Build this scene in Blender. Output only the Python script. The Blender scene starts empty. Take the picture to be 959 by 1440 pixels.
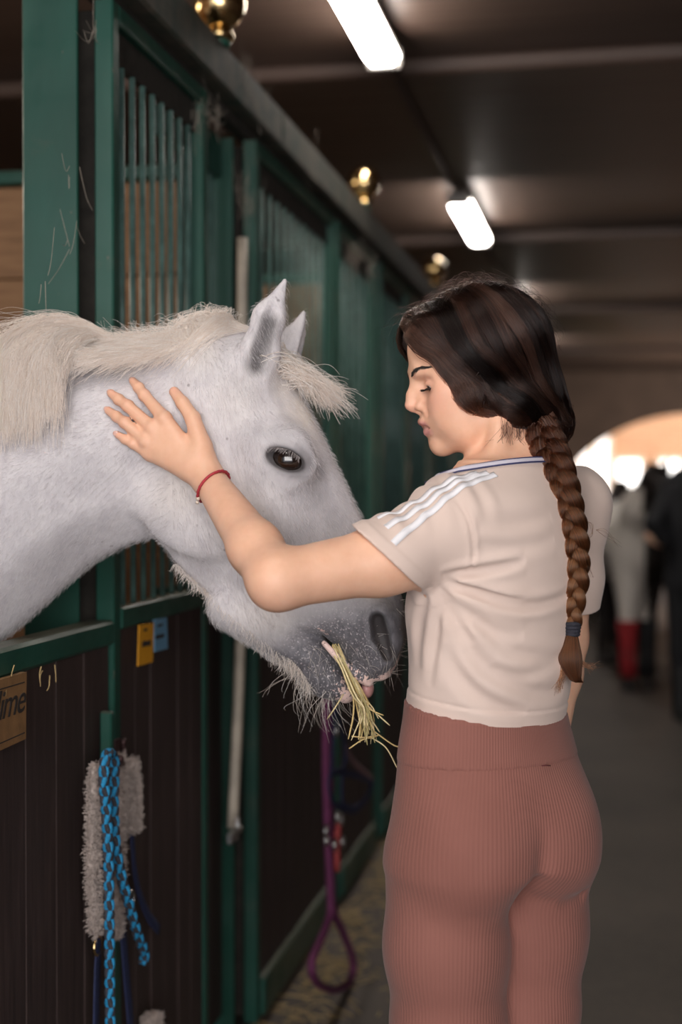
import bpy, bmesh, math, random
import numpy as np
from mathutils import Vector
rng = np.random.default_rng(7); random.seed(7)
scene = bpy.context.scene
COL = scene.collection
F32 = np.float32
# ------------------------------------------------------------------ camera, world, light, exposure
FPX, YAW, PITCH, CAMH = 2000.0, math.radians(10.83), math.radians(-0.86), 1.40
cam_d = bpy.data.cameras.new('camera'); cam = bpy.data.objects.new('camera', cam_d); COL.objects.link(cam)
cam_d.sensor_fit = 'HORIZONTAL'; cam_d.sensor_width = 24.0; cam_d.lens = FPX/959*24.0
cam.location = (0, 0, CAMH); cam.rotation_euler = (math.pi/2+PITCH, 0, YAW)
cam_d.clip_end = 200; cam_d.dof.use_dof = True; cam_d.dof.focus_distance = 2.08; cam_d.dof.aperture_fstop = 2.2
scene.camera = cam
vs = scene.view_settings
vs.view_transform = 'Standard'; vs.look = 'None'; vs.gamma = 1.0; vs.use_curve_mapping = False; vs.exposure = 0.16
wd = bpy.data.worlds.new('world'); scene.world = wd; wd.use_nodes = True
bg = wd.node_tree.nodes['Background']; bg.inputs[0].default_value = (0.86, 0.90, 1.0, 1); bg.inputs[1].default_value = 1.3

def area(name, loc, target, sx, sy, power, col=(1, 1, 1)):
    d = bpy.data.lights.new(name, 'AREA'); d.shape = 'RECTANGLE'; d.size = sx; d.size_y = sy; d.energy = power; d.color = col
    o = bpy.data.objects.new(name, d); COL.objects.link(o); o.location = loc
    o.rotation_euler = (Vector(target)-Vector(loc)).to_track_quat('-Z', 'Y').to_euler()
    return o
# daylight through the stable's open doorway behind the camera
area('doorway_daylight', (0.2, -2.8, 2.1), (-0.3, 2.4, 1.25), 4.4, 2.6, 205, (1.0, 0.94, 0.90))
# added fill inside the stall; the outer wall has no window
area('stall_fill', (-3.6, 3.4, 2.5), (-2.0, 3.2, 0.6), 1.2, 0.7, 25, (1.0, 0.86, 0.7))
area('far_end_fill', (3.0, 16.5, 1.9), (0.0, 19.5, 1.9), 2.0, 2.2, 130, (1.0, 0.90, 0.82))  # added fill for the dark far end; no side door is built
# yard behind the far arch
area('yard_daylight', (1.6, 21.5, 3.6), (0.6, 26, 1.5), 4, 2, 260, (1.0, 0.80, 0.62))
scene.cycles.use_denoising = True
scene.cycles.max_bounces = 6; scene.cycles.diffuse_bounces = 3; scene.cycles.glossy_bounces = 3
scene.cycles.transmission_bounces = 4; scene.cycles.sample_clamp_indirect = 6.0; scene.cycles.caustics_reflective = False
scene.cycles.use_adaptive_sampling = True
scene.cycles_curves.shape = 'RIBBONS'; scene.cycles_curves.subdivisions = 2

# ------------------------------------------------------------------ pixel helpers (959 x 1440 frame)
RV = np.array([math.cos(YAW), math.sin(YAW), 0.0])                 # camera right
FH = np.array([-math.sin(YAW), math.cos(YAW), 0.0])                # camera forward, horizontal
FV = FH*math.cos(PITCH)+np.array([0, 0, math.sin(PITCH)])
UV = np.cross(RV, FV)
ZV = np.array([0, 0, 1.0])
CAM = np.array([0, 0, CAMH])
def ray(px, py): return (px-479.5)/FPX*RV+(720-py)/FPX*UV+FV
def at(px, py, d): return CAM+d*ray(px, py)
def wallpt(px, py, X): r = ray(px, py); return CAM+r*(X/r[0])
def ipx(P):
    q = np.atleast_2d(P)-CAM; z = q@FV
    return np.stack([479.5+FPX*(q@RV)/z, 720-FPX*(q@UV)/z], 1)
def nrm(v): v = np.asarray(v, float); return v/np.linalg.norm(v)

# ------------------------------------------------------------------ object helpers
BASE = {}
def setp(o, label=None, cat=None, group=None, kind=None):
    if label: o['label'] = label
    if cat: o['category'] = cat
    if group: o['group'] = group
    if kind: o['kind'] = kind
    return o
def thing(name, loc, label, cat, group=None):
    o = bpy.data.objects.new(name, None); o.empty_display_size = .05; COL.objects.link(o)
    o.location = tuple(float(v) for v in loc); BASE[o.name] = np.array(loc, float); setp(o, label, cat, group); return o
def base_of(p): return BASE.get(p.name, np.zeros(3)) if p else np.zeros(3)
def link(name, data, mats, parent=None):
    o = bpy.data.objects.new(name, data); COL.objects.link(o)
    if mats is not None:
        for m in (mats if isinstance(mats, (list, tuple)) else [mats]): data.materials.append(m)
    if parent is not None: o.parent = parent
    BASE[o.name] = base_of(parent)
    return o
def mesh_obj(name, V, Fc, mat, parent=None, smooth=True, attrs=None):
    V = np.asarray(V, float)-base_of(parent)
    me = bpy.data.meshes.new(name)
    if isinstance(Fc, np.ndarray):
        n, k = Fc.shape
        me.vertices.add(len(V)); me.vertices.foreach_set('co', V.astype(F32).ravel())
        me.loops.add(n*k); me.loops.foreach_set('vertex_index', Fc.astype(np.int32).ravel())
        me.polygons.add(n); me.polygons.foreach_set('loop_start', np.arange(0, n*k, k, dtype=np.int32))
        me.polygons.foreach_set('loop_total', np.full(n, k, np.int32))
        me.update(calc_edges=True)
    else:
        me.from_pydata([tuple(v) for v in V], [], Fc)
    me.validate()
    if smooth: me.polygons.foreach_set('use_smooth', np.ones(len(me.polygons), bool))
    for k, a in (attrs or {}).items():
        a = np.asarray(a, F32)
        if a.ndim == 1:
            at_ = me.attributes.new(k, 'FLOAT', 'POINT'); at_.data.foreach_set('value', a)
        else:
            at_ = me.attributes.new(k, 'FLOAT_COLOR', 'POINT')
            at_.data.foreach_set('color', np.concatenate([a, np.ones((len(a), 1), F32)], 1).ravel())
    return link(name, me, mat, parent)
def box_data(size, bevel=0.0, seg=1):
    bm = bmesh.new(); bmesh.ops.create_cube(bm, size=1.0)
    bmesh.ops.scale(bm, vec=size, verts=bm.verts)
    if bevel > 0: bmesh.ops.bevel(bm, geom=bm.edges[:], offset=bevel, segments=seg, affect='EDGES', profile=.5)
    me = bpy.data.meshes.new('box'); bm.to_mesh(me); bm.free(); return me
def box(name, lo, hi, mat, parent=None, bevel=0.004, me=None):
    """axis aligned box from corner lo to corner hi"""
    lo, hi = np.array(lo, float), np.array(hi, float)
    fresh = me is None
    if fresh: me = box_data(tuple(hi-lo), bevel)
    o = link(name, me, mat if fresh else None, parent)
    o.location = tuple((lo+hi)/2-base_of(parent)); return o
def tube(pts, rad, nseg=10, cap=True, flat=None):
    """swept tube -> V, F ; rad scalar or list ; flat=(normal, factor) squashes the ring along normal"""
    P = np.asarray(pts, float); n = len(P); R = np.full(n, rad) if np.isscalar(rad) else np.asarray(rad, float)
    T = np.gradient(P, axis=0); T /= np.linalg.norm(T, axis=1)[:, None]+1e-12
    ref = np.array([0, 0, 1.0]) if abs(T[0][2]) < .9 else np.array([1.0, 0, 0])
    if flat is not None: ref = np.asarray(flat[0], float)
    V = []; N = None
    for i in range(n):
        a = (ref if N is None or flat is not None else N); N = a-T[i]*a.dot(T[i]); N /= np.linalg.norm(N)+1e-12; B = np.cross(T[i], N)
        for k in range(nseg):
            c, s = math.cos(2*math.pi*k/nseg), math.sin(2*math.pi*k/nseg)
            V.append(P[i]+R[i]*(c*N*(flat[1] if flat is not None else 1)+s*B))
    F = []
    for i in range(n-1):
        for k in range(nseg):
            a, b = i*nseg+k, i*nseg+(k+1) % nseg
            F.append((a, b, b+nseg, a+nseg))
    if cap: F.append(tuple(range(nseg))[::-1]); F.append(tuple((n-1)*nseg+k for k in range(nseg)))
    return V, F
def merge(parts):
    V, F, o = [], [], 0
    for v, f in parts:
        V += list(v); F += [tuple(i+o for i in q) for q in f]; o += len(v)
    return V, F
def lathe(prof, c, nseg=24, axis=None):
    """prof [(r,z)], around vertical axis through c"""
    V, F = [], []
    for r, z in prof:
        for k in range(nseg):
            a = 2*math.pi*k/nseg; V.append((c[0]+r*math.cos(a), c[1]+r*math.sin(a), c[2]+z))
    for i in range(len(prof)-1):
        for k in range(nseg):
            a, b = i*nseg+k, i*nseg+(k+1) % nseg; F.append((a, b, b+nseg, a+nseg))
    return V, F
def smooth_path(pts, n):
    """Catmull-Rom through pts"""
    P = np.asarray(pts, float); P = np.vstack([2*P[0]-P[1], P, 2*P[-1]-P[-2]])
    out = []
    m = len(P)-3
    for u in np.linspace(0, m-1e-6, n):
        i = int(u); t = u-i; a, b, c, d = P[i:i+4]
        out.append(.5*((2*b)+(-a+c)*t+(2*a-5*b+4*c-d)*t*t+(-a+3*b-3*c+d)*t**3))
    return np.array(out)
def hair(name, curves, mat, parent=None, r0=.0004, r1=.0001, tint=None):
    """curves: array (N,K,3) or a list of (K,3)"""
    N = len(curves); ks = [len(c) for c in curves]
    hc = bpy.data.hair_curves.new(name); hc.add_curves(ks)
    P = np.concatenate([np.asarray(c, float) for c in curves])-base_of(parent)
    hc.attributes['position'].data.foreach_set('vector', P.astype(F32).ravel())
    r0 = np.full(N, r0) if np.isscalar(r0) else r0
    rad = np.concatenate([np.linspace(r0[i], r1, k) for i, k in enumerate(ks)])
    ra = hc.attributes.get('radius') or hc.attributes.new('radius', 'FLOAT', 'POINT')
    ra.data.foreach_set('value', rad.astype(F32))
    if tint is not None: hc.attributes.new('tint', 'FLOAT', 'CURVE').data.foreach_set('value', np.asarray(tint, F32))
    return link(name, hc, mat, parent)

# ------------------------------------------------------------------ material helper
class M:
    def __init__(s, name):
        s.m = bpy.data.materials.new(name); s.m.use_nodes = True; s.t = s.m.node_tree; s.b = s.t.nodes['Principled BSDF']
    def n(s, typ, **kw):
        nd = s.t.nodes.new(typ)
        for k, v in kw.items():
            if k in nd.inputs.keys() if isinstance(k, str) else False: s.set(nd.inputs[k], v)
            else: setattr(nd, k, v)
        return nd
    def set(s, sock, v):
        if isinstance(v, bpy.types.NodeSocket): s.t.links.new(v, sock)
        elif isinstance(v, (tuple, list)) and len(v) == 3 and sock.type == 'RGBA': sock.default_value = (*v, 1)
        else: sock.default_value = v
    def p(s, **kw):
        for k, v in kw.items(): s.set(s.b.inputs[k.replace('_', ' ')], v)
        return s
    def coord(s, scale=(1, 1, 1), which='Object'):
        c = s.n('ShaderNodeTexCoord'); mp = s.n('ShaderNodeMapping'); s.t.links.new(c.outputs[which], mp.inputs['Vector'])
        mp.inputs['Scale'].default_value = scale; return mp.outputs['Vector']
    def pos(s, scale=(1, 1, 1)):
        c = s.n('ShaderNodeNewGeometry'); mp = s.n('ShaderNodeMapping'); s.t.links.new(c.outputs['Position'], mp.inputs['Vector'])
        mp.inputs['Scale'].default_value = scale; return mp.outputs['Vector']
    def noise(s, vec, scale=5, detail=4, rough=.55):
        return s.n('ShaderNodeTexNoise', Vector=vec, Scale=float(scale), Detail=float(detail), Roughness=float(rough)).outputs['Fac']
    def ramp(s, fac, stops):
        r = s.n('ShaderNodeValToRGB'); s.set(r.inputs['Fac'], fac); e = r.color_ramp.elements
        while len(e) < len(stops): e.new(.5)
        for el, (p, c) in zip(e, stops): el.position = p; el.color = (*c, 1) if len(c) == 3 else c
        return r.outputs['Color']
    def mix(s, fac, a, b, mode='MIX'):
        x = s.n('ShaderNodeMix', data_type='RGBA', blend_type=mode)
        s.set(x.inputs[0], fac); s.set(x.inputs[6], a); s.set(x.inputs[7], b); return x.outputs[2]
    def math(s, op, a, b=0.0, clamp=False):
        x = s.n('ShaderNodeMath', operation=op, use_clamp=clamp); s.set(x.inputs[0], a); s.set(x.inputs[1], b); return x.outputs[0]
    def attr(s, name, out='Fac'):
        a = s.n('ShaderNodeAttribute'); a.attribute_name = name; return a.outputs[out]
    def bump(s, h, strength=.3, dist=.01):
        b = s.n('ShaderNodeBump', Height=h, Strength=float(strength), Distance=float(dist)); s.set(s.b.inputs['Normal'], b.outputs['Normal']); return s
def plain(name, col, rough=.6, metal=0.0, var=.15, scale=20, bump=0.0):
    m = M(name); v = m.noise(m.pos(), scale); c = tuple(col)
    m.p(Base_Color=m.ramp(v, [(.3, tuple(x*(1-var) for x in c)), (.7, tuple(min(1, x*(1+var)) for x in c))]), Roughness=rough, Metallic=metal)
    if bump: m.bump(v, bump, .004)
    return m.m

# ------------------------------------------------------------------ signed distance toolkit (numpy)
def smin(a, b, k):
    h = np.maximum(k-np.abs(a-b), 0)/k; return np.minimum(a, b)-h*h*k*.25
def smax(a, b, k): return -smin(-a, -b, k)
def d_cone(P, a, b, ra, rb, n=None, s=1.0):
    a = np.asarray(a, F32); b = np.asarray(b, F32)
    q = P-a; ba = b-a
    if n is not None:
        n = np.asarray(n, F32); q = q+np.outer(q@n, n)*F32(1/s-1); ba = ba+n*(ba@n)*F32(1/s-1)
    t = np.clip(q@ba/F32(ba@ba+1e-12), 0, 1)
    q = q-t[:, None]*ba; d = np.sqrt(np.einsum('ij,ij->i', q, q))-(ra+(rb-ra)*t)
    return d*F32(min(1, s)) if n is not None else d
def d_ell(P, c, r, axes=None):
    q = P-np.asarray(c, F32)
    if axes is not None: q = q@np.asarray(axes, F32).T
    r = np.asarray(r, F32); q = q/r; k0 = np.sqrt(np.einsum('ij,ij->i', q, q)); q = q/r; k1 = np.sqrt(np.einsum('ij,ij->i', q, q))+1e-9
    return np.where(k0 < 1e-4, -r.min(), k0*(k0-1)/k1)
def d_chain(P, pts, rad, k=0.0, n=None, s=1.0):
    d = None
    for i in range(len(pts)-1):
        e = d_cone(P, pts[i], pts[i+1], rad[i], rad[i+1], n, s)
        d = e if d is None else (smin(d, e, k) if k > 0 else np.minimum(d, e))
    return d
def d_poly(P, pts):
    d = None
    for i in range(len(pts)-1):
        a = np.asarray(pts[i], F32); ba = np.asarray(pts[i+1], F32)-a; q = P-a
        t = np.clip(q@ba/F32(ba@ba+1e-12), 0, 1); q = q-t[:, None]*ba; e = np.einsum('ij,ij->i', q, q)
        d = e if d is None else np.minimum(d, e)
    return np.sqrt(d)
def pchip(x, xs, ys):
    """smooth monotone-ish interpolation (Catmull-Rom on knots, finite-difference tangents)"""
    xs = np.asarray(xs, float); ys = np.asarray(ys, float)
    m = np.gradient(ys, xs); x = np.clip(x, xs[0], xs[-1]); i = np.clip(np.searchsorted(xs, x)-1, 0, len(xs)-2)
    h = xs[i+1]-xs[i]; t = (x-xs[i])/h
    return ((2*t**3-3*t**2+1)*ys[i]+(t**3-2*t**2+t)*h*m[i]+(-2*t**3+3*t**2)*ys[i+1]+(t**3-t**2)*h*m[i+1]).astype(F32)
class LUT:
    """table version of pchip for one or several columns"""
    def __init__(s, xs, ys, n=1024):
        ys = np.asarray(ys, float); ys = ys[:, None] if ys.ndim == 1 else ys
        s.x0, s.x1, s.n = float(xs[0]), float(xs[-1]), n; g = np.linspace(s.x0, s.x1, n)
        s.t = np.stack([pchip(g, xs, ys[:, k]) for k in range(ys.shape[1])], 1)
    def __call__(s, x):
        u = np.clip((x-s.x0)*((s.n-1)/(s.x1-s.x0)), 0, s.n-1.001); i = u.astype(np.int32); f = (u-i).astype(F32)
        if s.t.shape[1] == 1: a = s.t[:, 0]; return a[i]*(1-f)+a[i+1]*f
        return s.t[i]*(1-f)[:, None]+s.t[i+1]*f[:, None]
class Near:
    """is a feature (centre, reach) close to the points being evaluated?"""
    def __init__(s, P): s.lo, s.hi = P.min(0), P.max(0)
    def __call__(s, c, r):
        e = np.maximum(np.maximum(s.lo-c, np.asarray(c)-s.hi), 0); return float(e@e) < r*r
def mesh_sdf(f, lo, hi, h, chunk=48, slack=1.0):
    """sparse surface nets: f(P)->distance ; returns V (n,3), quads (m,4)"""
    lo = np.asarray(lo, float); B = 8; H = B*h
    n = np.ceil((np.asarray(hi)-lo)/H).astype(int)
    g = np.stack(np.meshgrid(*[np.arange(k) for k in n], indexing='ij'), -1).reshape(-1, 3)
    dc = np.concatenate([f((lo+(q+.5)*H).astype(F32)) for q in np.array_split(g, max(1, len(g)//4000))])
    act = g[np.abs(dc) < H*.9*slack+.004]
    act = act[np.lexsort((act[:, 2]//3, act[:, 1]//3, act[:, 0]//3))]
    loc = np.stack(np.meshgrid(*[np.arange(B+1)]*3, indexing='ij'), -1).reshape(-1, 3)
    NY, NZ = (n[1]*B+4), (n[2]*B+4)
    key = lambda I: (I[..., 0].astype(np.int64)*NY+I[..., 1])*NZ+I[..., 2]
    KV, VV, EQ = [], [], []
    cor = [(a, b, c) for a in (0, 1) for b in (0, 1) for c in (0, 1)]
    edg = [(i, j) for i in range(8) for j in range(i+1, 8) if sum(abs(cor[i][k]-cor[j][k]) for k in range(3)) == 1]
    for s in range(0, len(act), chunk):
        A = act[s:s+chunk]*B
        I = A[:, None, :]+loc[None]
        D = f((lo+I.reshape(-1, 3)*h).astype(F32)).reshape(len(A), B+1, B+1, B+1)
        D = np.where(np.abs(D) < 1e-9, 1e-9, D)
        C = np.stack([D[:, a:a+B, b:b+B, c:c+B] for a, b, c in cor], -1)
        sg = C < 0; cnt = sg.sum(-1); m = (cnt > 0) & (cnt < 8)
        bi, x, y, z = np.nonzero(m); c8 = C[m]
        acc = np.zeros((len(c8), 3)); num = np.zeros(len(c8))
        for i, j in edg:
            cr = (c8[:, i] < 0) != (c8[:, j] < 0)
            t = np.where(cr, c8[:, i]/np.where(cr, c8[:, i]-c8[:, j], 1), 0)
            p = np.array(cor[i])+t[:, None]*(np.array(cor[j])-np.array(cor[i]))
            acc += p*cr[:, None]; num += cr
        idx = A[bi]+np.stack([x, y, z], 1)
        VV.append(lo+(idx+acc/num[:, None])*h); KV.append(key(idx))
        for ax in range(3):
            o = [0, 0, 0]; o[ax] = 1
            d0 = D[:, :B, :B, :B] < 0; d1 = D[:, o[0]:B+o[0], o[1]:B+o[1], o[2]:B+o[2]] < 0
            bi, x, y, z = np.nonzero(d0 != d1); idx = A[bi]+np.stack([x, y, z], 1)
            u, v = np.eye(3, dtype=int)[(ax+1) % 3], np.eye(3, dtype=int)[(ax+2) % 3]
            q = np.stack([key(idx-u-v), key(idx-v), key(idx), key(idx-u)], 1)
            fl = ~d0[bi, x, y, z]; q[fl] = q[fl][:, ::-1]; EQ.append(q)
    K = np.concatenate(KV); V = np.concatenate(VV); Q = np.concatenate(EQ)
    o = np.argsort(K); K = K[o]; V = V[o]
    J = np.clip(np.searchsorted(K, Q), 0, len(K)-1); ok = (K[J] == Q).all(1)
    return V, J[ok]
def sdf_grad(f, P, e=.0015):
    P = np.asarray(P, F32); o = np.eye(3, dtype=F32)*e
    return np.stack([f(P+o[i])-f(P-o[i]) for i in range(3)], 1)/(2*e)
def project(f, P, it=3, off=0.0):
    P = np.asarray(P, float)
    for _ in range(it):
        d = f(P.astype(F32))-off; g = sdf_grad(f, P); P = P-(d/np.maximum((g**2).sum(1), .05))[:, None]*g
    return P
def relax(f, V): return project(f, V, 1)
def cast(f, pix, d0=1.5, d1=2.9, off=0.0, dflt=None):
    """march camera rays of pixels onto f ; returns points (first hit)"""
    pix = np.atleast_2d(np.asarray(pix, float)); D = np.stack([ray(x, y) for x, y in pix]); t = np.full(len(pix), d0)
    for _ in range(90):
        P = CAM+t[:, None]*D; d = f(P.astype(F32))-off; t = np.minimum(t+d*.8, d1)
        if np.all((np.abs(d) < 3e-4) | (t >= d1)): break
    if dflt is not None: t = np.where(t > d1-.01, dflt, t)
    return CAM+t[:, None]*D
# ================================================================== materials of the place
def green_paint():
    m = M('green_paint'); v = m.noise(m.pos((1, 1, .35)), 9, 6); w = m.noise(m.pos((1, 1, .5)), 55, 5, .7); dust = m.noise(m.pos((1, 1, 2)), 4, 5, .7)
    c = m.ramp(v, [(.3, (.010, .060, .042)), (.7, (.016, .086, .062))])
    ge = m.n('ShaderNodeNewGeometry'); sx = m.n('ShaderNodeSeparateXYZ'); m.t.links.new(ge.outputs['Normal'], sx.inputs[0])
    up = m.math('MULTIPLY', m.math('SUBTRACT', sx.outputs['Z'], .3, True), 1.2, True)            # dust settled on ledges
    c = m.mix(m.math('MAXIMUM', m.math('MULTIPLY', up, .8), m.ramp(dust, [(.60, (0, 0, 0)), (.85, (.4, .4, .4))])), c, (.15, .13, .10))
    c = m.mix(m.ramp(w, [(.69, (0, 0, 0)), (.72, (1, 1, 1))]), c, (.16, .13, .10))
    return m.p(Base_Color=c, Roughness=m.ramp(dust, [(.4, (.34,)*3), (.7, (.6,)*3)])).bump(w, .12, .003).m
def dusty_rail():
    m = M('dusty_rail_paint'); v = m.noise(m.pos(), 14, 6, .65)
    return m.p(Base_Color=m.ramp(v, [(.3, (.02, .045, .035)), (.55, (.085, .078, .06)), (.8, (.13, .11, .085))]), Roughness=.75).bump(v, .3, .006).m
def dark_planks():
    m = M('dark_stained_wood'); g = m.noise(m.coord((14, 14, .7)), 6, 8, .7); s = m.noise(m.coord((60, 60, 2.2)), 5, 6, .75)
    c = m.ramp(g, [(.25, (.020, .0125, .0115)), (.55, (.054, .034, .031)), (.8, (.105, .070, .063))])
    c = m.mix(m.ramp(s, [(.68, (0, 0, 0)), (.78, (.42,)*3)]), c, (.19, .145, .12))
    return m.p(Base_Color=c, Roughness=.62).bump(g, .25, .004).m
def tan_planks():
    m = M('tan_wood'); g = m.noise(m.coord((1.2, 14, 14)), 5, 6, .65)
    return m.p(Base_Color=m.ramp(g, [(.25, (.17, .085, .037)), (.75, (.33, .18, .085))]), Roughness=.7).bump(g, .2, .004).m
def floor_mat():
    m = M('concrete_floor'); v = m.noise(m.pos(), 1.3, 8, .62); w = m.noise(m.pos(), 30, 6, .7)
    c = m.ramp(v, [(.3, (.055, .044, .037)), (.7, (.105, .084, .068))])
    c = m.mix(m.ramp(w, [(.5, (0,)*3), (.8, (.5,)*3)]), c, (.16, .125, .09))
    return m.p(Base_Color=c, Roughness=.72).bump(w, .3, .006).m
def ceil_mat():
    m = M('brown_ceiling'); g = m.noise(m.pos((.25, 9, 1)), 4, 5, .6); st = m.noise(m.pos((.1, 2.5, 1)), 6, 3, .6)
    c = m.ramp(g, [(.3, (.058, .036, .027)), (.75, (.115, .074, .057))])
    return m.p(Base_Color=c, Roughness=.5).bump(st, .25, .02).m
MG, MRAIL, MWOOD, MTAN = green_paint(), dusty_rail(), dark_planks(), tan_planks()
MFLOOR, MCEIL = floor_mat(), ceil_mat()
MBEAM = plain('dark_soffit', (.040, .026, .020), .6, var=.25, scale=6)
MDIRTSHADE = plain('dirt_and_shade_steel', (.030, .026, .021), .8, var=.4, scale=30, bump=.3)  # dirt plus shade put into one dark colour for recesses
MSTEEL = plain('bare_steel', (.62, .62, .62), .28, 1.0, .1)
MROD = plain('cream_rod', (.50, .44, .36), .45, var=.2, scale=12)
MBLACK = plain('black_rubber', (.012, .012, .012), .6)
def brass():
    m = M('brass'); v = m.noise(m.pos(), 40, 3)
    return m.p(Base_Color=m.ramp(v, [(.3, (.60, .40, .17)), (.7, (.78, .58, .30))]), Metallic=1.0, Roughness=m.ramp(v, [(.3, (.1,)*3), (.8, (.24,)*3)])).m
MBRASS = brass()

# ================================================================== the setting
XW = -0.90                                   # aisle face of the stall fronts
HC = 3.05
def wy(px, X=XW): return wallpt(px, 690, X)[1]
floor = box('floor', (-6, -3.5, -.1), (3.4, 30, 0), MFLOOR, bevel=0); setp(floor, 'grey brown concrete stable floor', kind='structure')
ceil = box('ceiling', (-6, -3.5, HC), (3.4, 20, HC+.1), MCEIL, bevel=0); setp(ceil, 'dark brown ribbed stable ceiling', kind='structure')
wr = box('wall_right', (3.3, -3.5, 0), (3.4, 20, HC), MWOOD, bevel=0); setp(wr, 'dark boarded right side of the aisle', kind='structure')
wl = box('wall_left', (-4.1, -3.5, 0), (-4.0, 20, HC), MTAN, bevel=0); setp(wl, 'tan outer wall at the back of the stalls', kind='structure')
# lowered soffits across the aisle between the lamp bays
k = 1
for a, b in ((-2.2, -.2), (1.6, 3.6), (5.4, 7.3), (9.15, 11.05), (12.9, 14.8), (16.7, 18.2)):
    o = box('trim_%d' % k, (-4.0, a, HC-.06), (3.3, b, HC), MCEIL, bevel=.01); setp(o, 'lowered brown soffit across the ceiling between lamps', kind='structure'); k += 1
# far end wall with a segmental arch
def far_wall():
    bm = bmesh.new(); X0, X1, zt = -4.0, 3.4, HC; cx, hw, zs, rise = 1.05, 1.62, 1.75, .72
    R = (hw*hw+rise*rise)/(2*rise); cz = zs+rise-R
    pts = [(X0, 0), (cx-hw, 0)]
    a0 = math.asin(hw/R)
    pts += [(cx+R*math.sin(t), cz+R*math.cos(t)) for t in np.linspace(-a0, a0, 25)]
    pts += [(cx+hw, 0), (X1, 0), (X1, zt), (X0, zt)]
    vs_ = [bm.verts.new((x, 20, z)) for x, z in pts]; f = bm.faces.new(vs_)
    r = bmesh.ops.extrude_face_region(bm, geom=[f]); bmesh.ops.translate(bm, vec=(0, .4, 0), verts=[v for v in r['geom'] if isinstance(v, bmesh.types.BMVert)])
    bmesh.ops.triangulate(bm, faces=[f_ for f_ in bm.faces if len(f_.verts) > 4]); bmesh.ops.recalc_face_normals(bm, faces=bm.faces)
    me = bpy.data.meshes.new('wall_far'); bm.to_mesh(me); bm.free()
    return link('wall_far', me, plain('brown_plaster', (.13, .085, .062), .8, var=.2, scale=3))
setp(far_wall(), 'brown end wall with a wide arch', kind='structure')
def brick_mat():
    m = M('orange_brick'); b = m.n('ShaderNodeTexBrick'); m.t.links.new(m.pos((1, 1, 1)), b.inputs['Vector'])
    v = m.noise(m.pos(), 5, 4)
    mp = b.inputs['Vector'].links[0].from_node; mp.inputs['Rotation'].default_value = (math.pi/2, 0, 0)
    b.inputs['Scale'].default_value = 1.0; b.inputs['Brick Width'].default_value = .25; b.inputs['Row Height'].default_value = .07; b.inputs['Mortar Size'].default_value = .008
    b.inputs['Color1'].default_value = (.50, .25, .13, 1); b.inputs['Color2'].default_value = (.62, .33, .18, 1); b.inputs['Mortar'].default_value = (.55, .42, .3, 1)
    return m.p(Base_Color=m.mix(.25, b.outputs['Color'], m.ramp(v, [(.3, (.4, .2, .1)), (.7, (.7, .42, .25))])), Roughness=.85).m
MBRICK = brick_mat()
o = box('wall_back', (-4.0, 26, 0), (5.5, 26.2, 4.2), MBRICK, bevel=0); setp(o, 'orange brick wall seen through the far arch', kind='structure')
o = box('floor_yard', (3.4, 20.2, -.1), (5.5, 30, 0), MFLOOR, bevel=0); setp(o, 'paved ground past the arch', kind='structure')
def emis(name, col, st):
    m = M(name); m.p(Base_Color=(.8, .8, .8), Emission_Color=col, Emission_Strength=float(st)); return m.m
MDAY = emis('daylight_pane', (1.0, .97, .95), 3.2); MDAYW = emis('warm_daylight_pane', (1.0, .86, .78), 1.7)
MCREAM = plain('cream_frame', (.75, .66, .55), .5)
def window(n, px0, px1, py0, py1, Y, pane, mull, label):
    d = lambda x, y: CAM+ray(x, y)*(Y/ray(x, y)[1])
    a, b = d(px0, py1), d(px1, py0); c = (a+b)/2
    t = bpy.data.objects.new('window_%d' % n, None); COL.objects.link(t); t.location = (c[0], Y, a[2]); BASE[t.name] = np.array((c[0], Y, a[2])); setp(t, label, kind='structure')
    w = .05; x0, x1, z0, z1 = a[0], b[0], a[2], b[2]
    for lo, hi in (((x0-w, Y-.05, z0-w), (x0, Y+.03, z1+w)), ((x1, Y-.05, z0-w), (x1+w, Y+.03, z1+w)), ((x0, Y-.05, z1), (x1, Y+.03, z1+w)), ((x0, Y-.05, z0-w), (x1, Y+.03, z0))):
        box('window_frame', lo, hi, MCREAM, t)
    xs = np.linspace(x0, x1, mull+1)
    for i in range(mull):
        box('pane', (xs[i]+.015, Y, z0), (xs[i+1]-.015, Y+.02, z1), pane, t, 0)
        if i: box('mullion', (xs[i]-.03, Y-.04, z0), (xs[i]+.03, Y+.03, z1), plain('warm_mullion', (.8, .5, .2), .5), t)
window(1, 812, 856, 606, 700, 25.95, MDAYW, 2, 'tall bright window with a warm centre post past the arch')
window(2, 868, 901, 648, 684, 25.95, MDAY, 1, 'small bright square window left of the dark horse head')
window(3, 928, 957, 648, 678, 25.95, MDAY, 1, 'small bright square window right of the dark horse head')

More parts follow.
